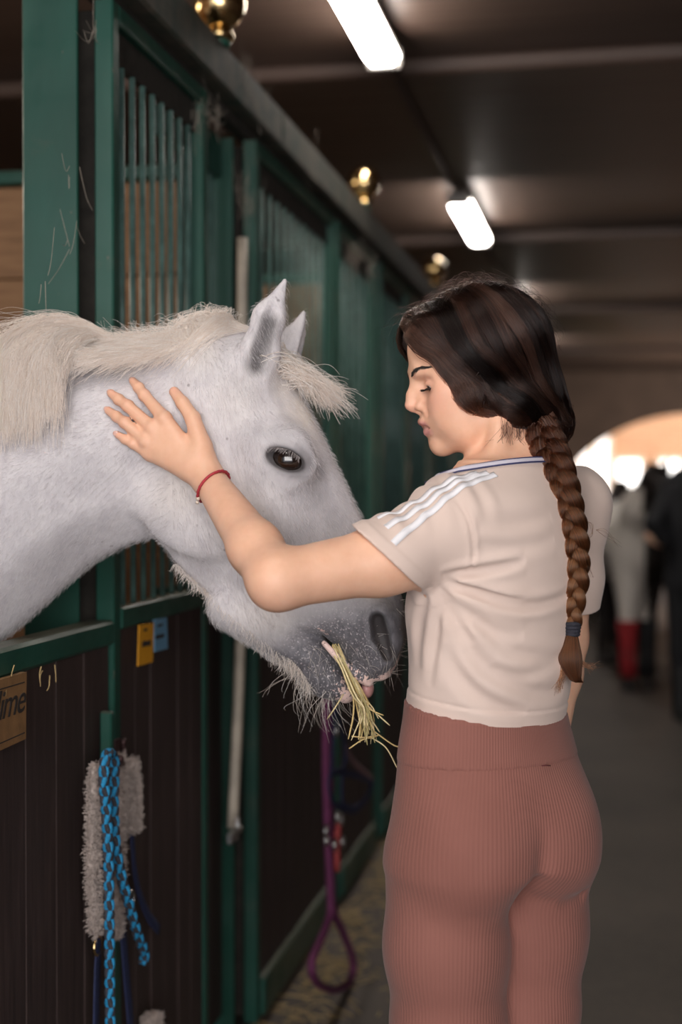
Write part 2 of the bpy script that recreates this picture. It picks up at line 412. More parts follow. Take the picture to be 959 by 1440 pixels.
# ================================================================== stall fronts
posts_px = [110, 328, 508]
XPO = -.957
PY = [wy(110, XPO), wy(328, XPO), wy(508, XPO), 7.05, 9.0, 10.95, 12.9, 14.9, 16.9]
ZR0, ZR1 = 2.335, 2.435
rail = thing('top_rail', (XW, 1.0, ZR0), 'dusty dark green box rail running along the tops of all stall fronts', 'rail')
for i, (a, b) in enumerate(((0.9, PY[1]+.25), (PY[1]+.255, PY[3]+.25), (PY[3]+.255, PY[5]+.2), (PY[5]+.205, 17.2))):
    box('rail_section', (-.99, a, ZR0), (-.885, b, ZR1), MRAIL, rail, .006)
    box('slide_track', (-.955, a, ZR0-.03), (-.925, b, ZR0), MDIRTSHADE, rail, 0)
POSTLAB = ['near green steel H-beam post just behind the white horse\'s neck', 'green steel H-beam post behind the horse\'s ears with a brass ball above',
           'green steel H-beam post under the second brass ball', 'green steel H-beam post under the third brass ball',
           'fifth green steel post along the stall fronts', 'sixth green steel post along the stall fronts', 'seventh green steel post along the stall fronts',
           'eighth green steel post along the stall fronts', 'last green steel post along the stall fronts']
FLW = .106
for i, y in enumerate(PY):
    t = thing('steel_post', (-.97, y, 0), POSTLAB[i], 'post', 'green posts of the stall fronts')
    box('flange', (XPO-FLW, y, 0), (XPO, y+.009, ZR0-.032), MG, t, .002)
    box('flange', (XPO-FLW, y+.095, 0), (XPO, y+.104, ZR0-.032), MDIRTSHADE, t, .002)  # inner flange coloured dark so the post recess reads dark
    box('web', (XPO-FLW/2-.004, y+.009, 0), (XPO-FLW/2+.004, y+.095, ZR0-.032), MDIRTSHADE, t, 0)
    box('foot_plate', (-1.07, y-.03, 0), (-.945, y+.13, .012), MDIRTSHADE, t, 0)
FINLAB = {1: 'large brass ball finial on the rail, nearest of the brass balls', 2: 'second brass ball finial along the rail, above the horse\'s forelock side', 3: 'third small blurred brass ball finial beside the woman\'s hair', 4: 'fourth brass ball finial along the rail, hidden past the hair'}
for i in (1, 2, 3, 4, 5):
    y = {1: wy(310, -.905), 2: wy(512, -.905), 3: wy(610, -.905)}.get(i, PY[i]+.05); c = (-.905, y, ZR1)
    t = thing('brass_finial', c, FINLAB.get(i, 'farthest brass ball finial along the rail'), 'finial', 'brass ball finials on the top rail')
    v, f = lathe([(0, 0), (.024, 0), (.024, .012), (.022, .018), (0, .018)], c, 20); mesh_obj('socket', v, f, MG, t)
    v, f = lathe([(.0, .016), (.030, .016), (.033, .024), (.033, .031), (.026, .038), (.022, .046), (0, .046)], c, 24); mesh_obj('neck_ring', v, f, MBRASS, t)
    r = .061; v, f = lathe([(r*math.sin(a), .100-r*math.cos(a)) for a in np.linspace(.02, math.pi-.02, 24)], c, 32); mesh_obj('ball', v, f, MBRASS, t)

# shared pieces
BAR_ME, PLANK_ME = {}, {}
MBARS = plain('pale_bar_paint', (.085, .16, .145), .3, var=.35, scale=30)  # paler and glossier than the green of the frames
def bar_me(h):
    k = round(h, 3)
    if k not in BAR_ME:
        v, f = tube([(0, 0, -h/2), (0, 0, h/2)], .0062, 10); me = bpy.data.meshes.new('bar'); me.from_pydata([tuple(q) for q in v], [], f)
        me.polygons.foreach_set('use_smooth', [len(p.vertices) == 4 for p in me.polygons]); me.materials.append(MBARS); BAR_ME[k] = me
    return BAR_ME[k]
def plank_me(sx, sy, sz, mat):
    k = (round(sx, 3), round(sy, 3), round(sz, 3), mat.name)
    if k not in PLANK_ME:
        me = box_data((sx, sy, sz), .0016); me.materials.append(mat); PLANK_ME[k] = me
    return PLANK_ME[k]
def put(name, me, loc, parent, rot=None):
    o = bpy.data.objects.new(name, me); COL.objects.link(o); o.parent = parent; o.location = tuple(np.array(loc)-base_of(parent)); BASE[o.name] = base_of(parent)
    if rot: o.rotation_euler = rot
    return o
ZS0, ZS1 = 1.142, 1.182
def planks(t, y0, y1, z0, z1, x, n, mat=MWOOD):
    w = (y1-y0)/n
    for j in range(n):
        put('plank', plank_me(.028, w-.003, z1-z0, mat), (x+random.uniform(-.0015, .0015), y0+(j+.5)*w, (z0+z1)/2), t)
def panel(y0, y1, label, nbar, grp='barred stall front panels', npl=6):
    t = thing('stall_panel', (XW-.02, y0, 0), label, 'stall panel', grp); s = .036
    X0 = XW-s
    box('stile', (X0, y0, 0.02), (XW, y0+s, 2.30), MG, t, .003); box('stile', (X0, y1-s, 0.02), (XW, y1, 2.30), MG, t, .003)
    box('frame_top', (X0, y0+s, 2.262), (XW, y1-s, 2.30), MG, t, .003)
    box('top_plate', (X0+.006, y0+s, 2.20), (XW-.016, y1-s, 2.262), MDIRTSHADE, t, 0)  # dark plate standing in for the deep shade under the frame tube
    box('middle_rail', (X0, y0+s, ZS0), (XW+.004, y1-s, ZS1), MG, t, .003)
    box('kick_board', (X0, y0+s, .03), (XW+.012, y1-s, .13), MG, t, .004)
    planks(t, y0+s+.002, y1-s-.002, .13, ZS0, XW-.018, npl)
    ys = np.linspace(y0+s, y1-s, nbar+2)[1:-1]
    for y in ys: put('bar', bar_me(2.20-ZS1), (XW-s/2, y, (2.20+ZS1)/2), t)
    return t
t = panel(wy(160), wy(293), 'barred green panel with dark boards behind the horse\'s neck, tags on it', 8)
planks(t, wy(293)-.03, PY[1]-.004, .05, ZS0, -1.0, 4)
for y in np.linspace(wy(293)+.03, PY[1]-.06, 4): put('bar', bar_me(2.20-ZS1), (-1.0, y, (2.20+ZS1)/2), t)
box('middle_rail', (-1.02, wy(293)-.03, ZS0), (-.985, PY[1]-.004, ZS1), MG, t, .003); box('frame_top', (-1.02, wy(293)-.03, 2.2), (-.985, PY[1]-.004, 2.30), MG, t, .003)
panel(wy(361), wy(470), 'green barred panel with vertical dark boards right of the cream rod', 10, npl=8)
panel(wy(476), PY[2]-.02, 'narrow barred panel just before the post under the second brass ball', 4, npl=3)
for i in range(2, 8):
    a, b = PY[i]+.13, PY[i+1]-.02; m_ = (a+b)/2
    panel(a, m_-.01, 'barred green panel just past the %s post along the aisle' % ('third', 'fourth', 'fifth', 'sixth', 'seventh', 'eighth')[i-2], 11)
    panel(m_+.01, b, 'barred green panel just before the %s post along the aisle' % ('fourth', 'fifth', 'sixth', 'seventh', 'eighth', 'ninth')[i-2], 11)
# stall partitions of tan boards
for i in range(0, 8):
    y = PY[i]+.05
    if i == 0: continue
    t = thing('stall_partition', (-2.5, y, 0), ['', 'tan boarded partition seen through the bars behind the white horse', 'tan boarded partition behind the second bay of bars'][i] if i < 3 else 'tan boarded partition between stalls behind the %s post' % ('', '', '', 'fourth', 'fifth', 'sixth', 'seventh', 'eighth')[i], 'partition', 'tan stall partitions')
    for j in range(9):
        put('board', plank_me(2.94, .03, .24, MTAN), (-2.5, y, .13+j*.2445), t)
    box('cap_rail', (-3.98, y-.025, 2.215), (-1.03, y+.025, 2.25), MG, t, .004)
# lower half of the open stall door
DY1 = wy(159)
t = thing('half_door', (XW, 1.15, 0.0), 'dark boarded lower stall door under the white horse\'s neck', 'door')
z0, z1 = 1.118, 1.163
box('top_bar', (XW-.05, 1.10, z0), (XW+.003, DY1, z1), MG, t, .006)
box('bottom_bar', (XW-.045, 1.10, .03), (XW, DY1, .09), MG, t, .004)
planks(t, 1.10, DY1-.003, .09, z0, XW-.022, 11)
a = wallpt(142, 1000, XW); b_ = wallpt(141, 1062, XW)
box('handle', (XW, a[1]-.008, b_[2]-.06), (XW+.022, a[1]+.008, a[2]), MG, t, .003)
# steel post on the near side of the doorway
t = thing('steel_post', (-.97, 1.0, 0), 'green steel doorway post out of view before the door', 'post', 'green posts of the stall fronts')
box('flange', (-1.05, 1.0, 0), (-.957, 1.01, ZR0-.032), MG, t, .002); box('flange', (-1.05, 1.085, 0), (-.957, 1.094, ZR0-.032), MG, t, .002); box('web', (-1.008, 1.01, 0), (-1.0, 1.085, ZR0-.032), MDIRTSHADE, t, 0)
# drop bolt rod between post and second panel
t = thing('bolt_rod', wallpt(332, 1180, -.915), 'cream painted drop rod with steel latch beside the post', 'bolt')
pa, pb, pc = wallpt(341, 335, -.915), wallpt(338, 900, -.912), wallpt(327, 1165, -.90)
pts = smooth_path([pa, (pa+pb)/2, pb, pc], 14); v, f = tube(pts, .0135, 12); mesh_obj('rod', v, f, MROD, t)
c = wallpt(325, 1176, -.895)
box('latch', c+np.array((-.004, -.028, -.014)), c+np.array((.010, .030, .012)), MSTEEL, t, .003)
v, f = tube([c+np.array((.004, -.012, .0)), c+np.array((.02, -.02, .02)), c+np.array((.022, -.022, .05))], .005, 8); mesh_obj('latch_lever', v, f, MSTEEL, t)
v, f = tube([c+np.array((0, .03, 0)), c+np.array((.002, .075, .002))], .008, 8); mesh_obj('latch_arm', v, f, MSTEEL, t)

# ------------------------------------------------------------------ tags and the name plate
def plate(name, corners, X, mat, parent=None, th=.002):
    P = [wallpt(x, y, X) for x, y in corners]; Q = [p-np.array((th, 0, 0)) for p in P]
    return mesh_obj(name, P+Q, [(0, 1, 2, 3), (7, 6, 5, 4), (0, 4, 5, 1), (1, 5, 6, 2), (2, 6, 7, 3), (3, 7, 4, 0)], mat, parent, smooth=False)
MINK = plain('dark_ink', (.025, .018, .015), .8)
t = thing('card_tag', wallpt(205, 935, XW+.01), 'long orange yellow card stuck on the dark boards, smudged dark print', 'tag', 'cards on the stall panel')
plate('card', [(194, 937), (215, 931), (216.5, 876), (196, 879)], XW+.008, plain('orange_card', (.80, .36, .015), .6, var=.06), t)
for q in ([(202.5, 888), (207, 887), (207.2, 883.5), (203, 884.5)], [(200.5, 910), (205, 909), (205.4, 901), (201, 902)], [(205.5, 909), (208, 908.3), (208.4, 901), (206, 901.6)], [(208.6, 908.3), (212.2, 907.4), (212.5, 900), (209, 900.8)]): plate('print_mark', q, XW+.0092, MINK, t, .001)
t = thing('card_tag', wallpt(226, 915, XW+.01), 'pale blue card right of the orange card on the dark boards', 'tag', 'cards on the stall panel')
plate('card', [(217.5, 917), (236, 912), (235, 868), (217, 872)], XW+.008, plain('blue_card', (.16, .36, .55), .6, var=.06), t)
for q in ([(222, 882), (229, 880), (229, 877), (222, 879)], [(219, 899), (231, 896), (231, 891), (219, 894)]): plate('print_mark', q, XW+.0092, MINK, t, .001)
t = thing('name_plate', wallpt(0, 1050, XW+.01), 'tan name board with dark border and script lettering on the half door', 'sign')
plate('board', [(-66, 1086), (36.5, 1039), (37.5, 945), (-64, 975)], XW+.012, plain('tan_board', (.27, .15, .065), .55, var=.25, scale=35), t, .010)
def bline(a, b): # thin dark border line
    plate('border', [a, b, (b[0], b[1]-1.6), (a[0], a[1]-1.6)], XW+.0126, MINK, t, .001)
bline((-62, 989), (35, 960)); bline((-62, 1074), (35, 1031))
tc = bpy.data.curves.new('lettering', 'FONT'); tc.body = 'Jime'; tc.size = .062; tc.shear = .38; tc.extrude = .0006; tc.space_character = .92
tmp = bpy.data.objects.new('tmp', tc); COL.objects.link(tmp); dg = bpy.context.evaluated_depsgraph_get(); lm = bpy.data.meshes.new_from_object(tmp.evaluated_get(dg)); bpy.data.objects.remove(tmp); lm.materials.clear()
tx = link('lettering', lm, MINK, t); P = wallpt(-9, 1016, XW+.0128); tx.location = tuple(P-base_of(t)); tx.rotation_euler = (math.pi/2, 0, math.pi/2); tx.scale = (1.12, 1, 1)

# ------------------------------------------------------------------ hook, halter with fleece and two colour rope
MHOOK = plain('brown_metal', (.10, .055, .055), .4, .6)
ch = wallpt(172, 1062, XW+.012)
t = thing('tack_hook', ch, 'brown metal strap hook holding the fleece halter', 'hook')
v, f = tube(smooth_path([wallpt(173, 1040, XW+.002), wallpt(173.5, 1056, XW+.004), wallpt(173, 1071, XW+.03), wallpt(171, 1074, XW+.05), wallpt(169, 1066, XW+.062)], 16), .006, 8); mesh_obj('hook_arm', v, f, MHOOK, t)
box('hook_plate', ch+np.array((-.013, -.012, -.03)), ch+np.array((-.008, .012, .03)), MHOOK, t, 0)
MBLUE = plain('cyan_rope', (.015, .26, .52), .75, var=.2, scale=300, bump=.5)
MGREYR = plain('charcoal_rope', (.035, .035, .045), .8, var=.3, scale=300, bump=.5)
def braid_rope(t, pts, R=.0042, pitch=.066, rs=.0046):
    P = smooth_path(pts, 300); s = np.concatenate([[0], np.cumsum(np.linalg.norm(np.diff(P, axis=0), axis=1))])
    n = int(s[-1]/.0045); u = np.linspace(0, s[-1], n); P = np.stack([np.interp(u, s, P[:, k]) for k in range(3)], 1)
    T = np.gradient(P, axis=0); T /= np.linalg.norm(T, axis=1)[:, None]; X = np.array((1.0, .45, 0)); X /= np.linalg.norm(X)
    N = X-T*(T@X)[:, None]; N /= np.linalg.norm(N, axis=1)[:, None]; B = np.cross(T, N)
    for mat, hand, phs in ((MBLUE, 1, (0, math.pi)), (MGREYR, -1, (math.pi/2, 3*math.pi/2))):
        out = []
        for ph in phs:
            a = hand*2*math.pi*u/pitch+ph; r = R*(1+.18*np.cos(2*2*math.pi*u/pitch+(0 if hand > 0 else math.pi)))
            out.append(tube(P+(r*np.cos(a))[:, None]*N+(r*np.sin(a))[:, None]*B, rs, 7))
        v, f = merge(out); mesh_obj('rope_strand', v, f, mat, t)
t = thing('lead_rope', wallpt(152, 1440, XW+.04), 'braided cyan and charcoal lead rope draped over the door handle', 'rope')
xo = XW+.072
braid_rope(t, [wallpt(156, 1600, xo), wallpt(155, 1440, xo), wallpt(154, 1320, xo), wallpt(153, 1230, xo), wallpt(150, 1150, xo), wallpt(146, 1100, xo), wallpt(147, 1072, xo), wallpt(152, 1059, xo-.004), wallpt(158, 1062, xo-.01), wallpt(161, 1080, xo-.006), wallpt(160, 1130, xo-.004), wallpt(163, 1190, xo), wallpt(172, 1238, xo+.004), wallpt(181, 1270, xo+.006), wallpt(192, 1310, xo+.004), wallpt(203, 1340, xo), wallpt(200, 1356, xo-.004)])
MFLEECE = plain('cream_fleece', (.52, .44, .40), .95, var=.25, scale=160, bump=.9)
MNAVY = plain('navy_webbing', (.022, .032, .095), .7, var=.25, scale=200, bump=.4)
t = thing('fleece_halter', wallpt(165, 1430, XW+.03), 'navy webbing halter with cream fleece pads hanging on the door hook', 'halter')
def pad(path, w, x=.02):
    x += .014
    P = smooth_path([wallpt(a, b, XW+x+(c if c else 0)) for a, b, *cc in path for c in [cc[0] if cc else 0]], 40)
    r = np.full(40, w); r[0] *= .5; r[-1] *= .55
    v, f = tube(P, r*(1+.06*rng.standard_normal(40)), 14, flat=((1, 0, 0), .45)); v = np.array(v); o = mesh_obj('fleece_pad', v+.0012*rng.standard_normal(v.shape), f, MFLEECE, t)
    idx = rng.integers(0, len(v), 2600); ctr = P[np.clip(idx//14, 0, 39)]
    a = v[idx]+.002*rng.standard_normal((2600, 3)); dr = (a-ctr); dr /= np.linalg.norm(dr, axis=1)[:, None]+1e-9
    k = np.linspace(0, 1, 4)[None, :, None]; cv = a[:, None, :]+dr[:, None, :]*k*.007+.0018*rng.standard_normal((2600, 4, 3))*k
    hair('fleece_pile', cv, MFLEECE, o, .0007, .0004)['kind'] = 'stuff'
def strap(path, w, x=.014, mat=None, name='strap'):
    x += .008
    P = smooth_path([wallpt(a, b, XW+x) for a, b in path], 24)
    v, f = tube(P, w, 8, flat=((1, 0, 0), .14)); return mesh_obj(name, v, f, mat or MNAVY, t)
strap([(150, 1080), (140, 1300), (136, 1400), (134, 1560)], .016, .012); strap([(168, 1075), (170, 1250), (177, 1360), (184, 1450), (186, 1560)], .017, .014)
strap([(180, 1090), (186, 1180), (192, 1240), (207, 1285), (224, 1308)], .011, .018)
pad([(136, 1075), (132, 1150), (132, 1230), (136, 1312)], .016, .03); pad([(166, 1066), (167, 1120), (165, 1200), (164, 1260), (162, 1318)], .018, .022); pad([(183, 1072), (187, 1110), (188, 1168)], .017, .022)
pad([(214, 1426), (212, 1470), (208, 1530)], .026, .022)
def ring(name, c, r, rr, mat, parent, nx=(1, 0, 0), n=20):
    a = nrm(np.cross(nx, (0, 0, 1))); b = np.cross(nx, a)
    P = [np.array(c)+r*(math.cos(q)*a+math.sin(q)*b) for q in np.linspace(0, 2*math.pi, n)]
    v, f = tube(P, rr, 8, cap=False); return mesh_obj(name, v, f, mat, parent)
ring('buckle_ring', wallpt(184, 1266, XW+.028), .016, .003, MSTEEL, t); ring('buckle_ring', wallpt(137, 1330, XW+.02), .016, .003, MBRASS, t)

# ------------------------------------------------------------------ purple lead rope and navy halter on a bracket farther along
XB = -.725
MPURP = plain('purple_rope', (.17, .035, .11), .8, var=.25, scale=200, bump=.4)
pk = wallpt(462, 930, XB)
t = thing('tack_bracket', (XB, pk[1], pk[2]), 'steel tack bracket sticking out from the stall front behind the horse\'s chin', 'bracket')
v, f = tube(smooth_path([(XW, pk[1]+.1, pk[2]+.01), (XB-.05, pk[1]+.06, pk[2]), (XB+.02, pk[1]+.0, pk[2]), (XB+.05, pk[1]-.01, pk[2]+.03)], 14), .008, 8); mesh_obj('bracket_arm', v, f, MDIRTSHADE, t)
t = thing('lead_rope', wallpt(470, 1390, XB), 'purple lead rope hanging in a long loop near the floor', 'rope')
P = [wallpt(x, y, XB+.0) for x, y in ((463, 925), (459, 1000), (458, 1080), (461, 1180), (464, 1250), (464, 1285), (452, 1320), (438, 1355), (446, 1382), (470, 1392), (492, 1380), (496, 1350), (482, 1310), (468, 1275), (466, 1200), (464, 1120), (466, 1010), (466, 930))]
v, f = tube(smooth_path(P, 120), .0105, 9); mesh_obj('rope', v, f, MPURP, t)
for x, y in ((459, 1168), (460, 1182)): ring('snap_ring', wallpt(x, y, XB+.015), .012, .004, MSTEEL, t)
XB2 = -.695
t = thing('navy_halter', wallpt(495, 1150, XB2), 'navy halter with steel rings hanging beside the purple rope', 'halter')
def strap2(path, w, mat=MNAVY):
    P = smooth_path([wallpt(a, b, XB2) for a, b in path], 30); v, f = tube(P, w, 8, flat=((1, 0, 0), .3)); mesh_obj('strap', v, f, mat, t)
strap2([(466, 940), (474, 1000), (486, 1055), (481, 1100), (482, 1135)], .011); strap2([(482, 1135), (500, 1138), (518, 1118), (524, 1098)], .012); strap2([(482, 1135), (470, 1130), (462, 1100), (474, 1085), (500, 1090), (524, 1098)], .010)
strap2([(486, 1050), (500, 1075), (524, 1098)], .010, plain('dusty_pink_webbing', (.22, .12, .13), .8)); strap2([(466, 940), (470, 1010), (465, 1095)], .010)
for x, y in ((474, 1028), (475, 1149), (480, 1153), (471, 1188), (482, 1184)): ring('ring', wallpt(x, y, XB2+.01), .012, .0042, MSTEEL, t)
v, f = tube(smooth_path([wallpt(x, y, XB2) for x, y in ((478, 1150), (474, 1180), (474, 1225))], 8), .009, 8); mesh_obj('red_tab', v, f, plain('red_webbing', (.35, .05, .05), .7), t)

# ------------------------------------------------------------------ ceiling lamps and conduit
MDIFF = emis('lamp_diffuser', (1.0, .93, .86), 36.0)
MGREY = plain('grey_lamp_housing', (.30, .28, .26), .5)
def lampX(px, py, z): r = ray(px, py); return CAM+r*((z-CAMH)/r[2])
lx = [lampX(540, 80, HC-.11), lampX(658, 312, HC-.11)]
LXx = (lx[0][0]+lx[1][0])/2
LY = [(lampX(538, 84, HC-.11)[1]-1.27, lx[0][0]), (lampX(645, 283, HC-.11)[1]-1.3, lx[1][0])]
y_end1 = lampX(535, 88, HC-.11)[1]; y_a2, y_b2 = lampX(660, 340, HC-.11)[1], lampX(655, 280, HC-.11)[1]
LAMPLAB = ['bright strip lamp on the ceiling cut by the top of the picture', 'bright strip lamp on the ceiling above the woman, second from the near end', 'third strip lamp showing just past the woman\'s hair', 'fourth strip lamp down the ceiling behind the hair', 'strip lamp overhead behind the viewer']
pitch = 3.75; L_ = 1.27
def lamp_y(i): return y_end1+pitch*i
print('LAMP', y_end1, y_a2, y_b2, lx)
SL = (lx[1][0]-lx[0][0])/max(.1, (y_a2+y_b2)/2-(y_end1))
for i in (0, 1, 2, 3, -1):
    y1 = y_end1+pitch*i
    y0 = y1-L_; xx = LXx
    t = thing('strip_lamp', (xx, (y0+y1)/2, HC-.02), LAMPLAB[i], 'lamp', 'strip lamps on the ceiling')
    box('housing', (xx-.055, y0, HC-.085), (xx+.055, y1, HC-.06), MGREY, t, .008)
    for yy in (y0+.25, y1-.25): box('bracket', (xx-.02, yy-.015, HC-.06), (xx+.02, yy+.015, HC), MGREY, t, 0)
    box('diffuser', (xx-.060, y0+.02, HC-.135), (xx+.060, y1-.02, HC-.075), MDIFF, t, .024)
    box('end_cap', (xx-.063, y0, HC-.135), (xx+.063, y0+.02, HC-.06), MGREY, t, .008); box('end_cap', (xx-.063, y1-.02, HC-.135), (xx+.063, y1, HC-.06), MGREY, t, .008)
c = thing('cable_conduit', (LXx, 1.5, HC-.16), 'dark cable conduit running between the ceiling lamps', 'conduit')
for i in range(-1, 4):
    a, b = (y_end1+pitch*i+.02, y_end1+pitch*(i+1)-L_-.02) if i < 3 else (y_end1+pitch*3+.02, 18.2)
    v, f = tube([(LXx, y, HC-z) for y, z in ((a, .05), (a+.25, .05), (a+.33, .09), (b-.3, .09), (b-.22, .05), (b, .05))], .016, 8); mesh_obj('pipe', v, f, MBEAM, c)
# ------------------------------------------------------------------ straw along the foot of the stalls
MSTRAW = plain('straw', (.46, .33, .15), .7, var=.35, scale=90)
cv = []
for _ in range(1200):
    y = rng.uniform(2.4, 9); x = XW+.03+abs(rng.normal(0, .13)); z = .004+rng.uniform(0, .012); a = rng.uniform(0, 2*math.pi); l = rng.uniform(.03, .1)
    d = np.array((math.cos(a), math.sin(a), rng.uniform(-.05, .15)))*l
    p = np.array((x, y, z)); cv.append(np.stack([p, p+d*.5+rng.normal(0, .002, 3), p+d]))
s = hair('floor_straw', cv, MSTRAW, None, .0016, .001); setp(s, 'loose straw scattered on the floor along the stall fronts', 'straw', kind='stuff')
# stalks caught on the half door
cv = []
for px_, py_ in ((58, 937), (60, 943), (77, 935), (70, 950), (20, 935), (30, 950), (25, 1030), (11, 965), (22, 973)):
    p = wallpt(px_, py_, XW+.010); q = wallpt(px_+rng.uniform(-8, 5), py_+rng.uniform(10, 34), XW+.012); cv.append(np.stack([p, (p+q)/2+rng.normal(0, .003, 3), q]))
s = hair('clinging_straw', cv, MSTRAW, None, .0009, .0006); setp(s, 'few straw stalks clinging to the half door under its top bar', 'straw', kind='stuff')
# cobwebs on posts and rail
MWEB = plain('cobweb', (.33, .29, .24), .9)
cv = []
for px_, py_, n_ in ((104, 230, 3), (104, 345, 5), (62, 400, 3), (345, 100, 30), (352, 285, 40), (365, 140, 30), (340, 262, 20), (300, 160, 40), (280, 160, 30), (442, 240, 20), (135, 40, 10), (500, 360, 60), (520, 372, 50)):
    for _ in range(n_):
        p = wallpt(px_+rng.normal(0, 6), py_+rng.normal(0, 8), XW-.01+rng.uniform(0, .03)); q = p+rng.normal(0, .03, 3)*np.array((.3, 1, 1.2)); m_ = (p+q)/2+np.array((0, 0, -abs(rng.normal(0, .012)))); cv.append(np.stack([p, m_, q]))
s = hair('cobwebs', cv, MWEB, None, .0004, .0003); setp(s, 'dusty cobwebs on the green posts and under the rail', 'cobweb', kind='stuff')
# ================================================================== the white horse
HALF = math.radians(8)
HX = RV*math.cos(HALF)-FH*math.sin(HALF)           # head forward (image right, a little toward the viewer)
HN = -FH*math.cos(HALF)-RV*math.sin(HALF)          # near side
HO = at(400, 560, 2.215)                           # a point of the sagittal plane
def sag(px, py, off=0.0):                          # pixel -> point of the sagittal plane (+off towards the near side)
    r = ray(px, py); t = ((HO-CAM)@HN)/(r@HN); return CAM+t*r+off*HN
def hs(px, py): p = sag(px, py)-HO; return np.array([p@HX, p[2]])
AX = nrm(hs(530, 930)-hs(350, 520)); AP = np.array([-AX[1], AX[0]])      # head axis, dorsal direction
if AP[0] < 0: AP = -AP
H2 = lambda P: np.stack([(P-HO.astype(F32))@HX.astype(F32), P[:, 2]-F32(HO[2])], 1)
def sv(L): q = np.array([hs(*p) for p in L]); return q@AX, q@AP
DS, DV = sv([(330, 462), (372, 484), (405, 522), (424, 556), (443, 594), (467, 643), (491, 693), (514, 741), (537, 786), (556, 818), (567, 846), (571, 872), (569, 893), (564, 915), (558, 936), (551, 949)])
VS, VV_ = sv([(205, 560), (207, 640), (216, 700), (226, 755), (256, 800), (298, 840), (345, 874), (392, 892), (440, 895), (462, 902), (484, 926), (503, 948), (520, 957), (534, 956)])
s_eye = sv([(420, 648)])[0][0]; s_poll = sv([(372, 484)])[0][0]; s_noseend = sv([(548, 950)])[0][0]
def stn(px, py): return sv([(px, py)])[0][0]
# half widths at v = -1 (jaw) .. +1 (dorsal)
WS = [stn(330, 470), stn(385, 540), stn(405, 600), s_eye, stn(440, 700), stn(460, 760), stn(480, 820), stn(500, 870), stn(530, 895), stn(540, 920), stn(545, 940), s_noseend+.004]
WT = np.array([[.050, .070, .080, .080, .070], [.050, .068, .086, .092, .075], [.050, .064, .090, .103, .080], [.046, .060, .088, .106, .080], [.042, .056, .078, .092, .066],
               [.038, .052, .066, .068, .050], [.036, .048, .056, .054, .042], [.036, .048, .054, .053, .044], [.040, .050, .056, .057, .050], [.038, .050, .054, .052, .046], [.034, .042, .045, .043, .038], [.02, .025, .027, .025, .02]])
VK = np.array([-1, -.5, 0, .5, 1.0])
def loft(P, s, v, l, top, bot, WSx, WTx, s0, s1, pw=2.5):
    """generalised cylinder with traced top / bottom curves and a half-width table"""
    sc = np.clip(s, s0, s1); t = top(sc); b = bot(sc); c = (t+b)*.5; h = np.maximum((t-b)*.5, .004)
    vn = (v-c)/h; vc = np.clip(vn, -1.2, 1.2)
    W = WSx(sc)
    i = np.clip(((np.clip(vc, -1, .999)+1)*2).astype(int), 0, 3); f = (np.clip(vc, -1, 1)+1)*2-i; f = f*f*(3-2*f)
    ar = np.arange(len(s)); w = W[ar, i]*(1-f)+W[ar, i+1]*f
    av = np.abs(vn)+1e-6; F = (l/w)**2+av**pw; k0 = np.sqrt(F); k1 = np.sqrt((l/(w*w))**2+(pw/2*av**(pw-1)/h)**2)+1e-6
    d = k0*(k0-1)/k1; d = np.where(k0 < .3, -np.minimum(w, h)*.7, d)
    e = np.abs(s-sc); return np.where(e > 0, np.sqrt(np.maximum(d, 0)**2+e*e)+np.minimum(d, 0)*0, d)
top_h = LUT(DS, DV); bot_h = LUT(VS, VV_); W_h = LUT(WS, WT)
# neck and trunk: px-x as the long coordinate
NT = [(-620, 452), (-450, 430), (-300, 440), (-150, 470), (0, 497), (60, 492), (130, 489), (200, 486), (250, 485), (300, 476), (345, 468), (385, 486)]
NB = [(-620, 1180), (-450, 1170), (-300, 1120), (-150, 1020), (0, 902), (45, 866), (92, 824), (140, 786), (180, 766), (215, 752), (260, 700), (385, 600)]
nts = np.array([hs(*p) for p in NT]); nbs = np.array([hs(*p) for p in NB])
top_n = LUT(nts[:, 0], nts[:, 1]); bot_n = LUT(nbs[:, 0], nbs[:, 1])
NWS = [hs(-620, 700)[0], hs(-300, 700)[0], hs(0, 700)[0], hs(130, 640)[0], hs(260, 620)[0], hs(385, 540)[0]]
NWT = np.array([[.20, .25, .24, .15, .06], [.15, .19, .17, .11, .045], [.085, .115, .115, .085, .035], [.062, .090, .098, .078, .032], [.050, .074, .086, .074, .036], [.05, .06, .07, .065, .04]])
def sp(px, py, off): return sag(px, py, off).astype(F32)
W_n = LUT(NWS, NWT)
hnf = HN.astype(F32)
EYE = sp(419, 648, .0); EYE = (EYE+hnf*F32(.083))
def near(px, py, off): return sp(px, py, off)
eo = (HN*.0265+HX*.009).astype(F32); fo = (HX*.026).astype(F32)
ea = nrm(hs(440, 658)-hs(397, 641)); EXa = ea[0]*HX+ea[1]*ZV; EZa = np.cross(EXa, HN); EZa = EZa if EZa[2] > 0 else -EZa
EN = nrm(HN+.25*HX).astype(F32)
eyp = lambda a_, b_, c_: EYE+(hnf*a_+EXa*b_+EZa*c_).astype(F32)
def ear(PE, b0, b1, mid, tip, e_off):
    e = d_chain(PE, [b0, b1, mid, tip], [.026, .0285, .0225, .0035], .01, EN, .62)
    c = d_chain(PE, [b0+e_off*F32(1.0), b1+e_off, mid+e_off*F32(.86), tip+e_off*F32(.42)], [.006, .0185, .0145, .0012], 0, EN, 1.1)
    return smax(e, -c, .006)
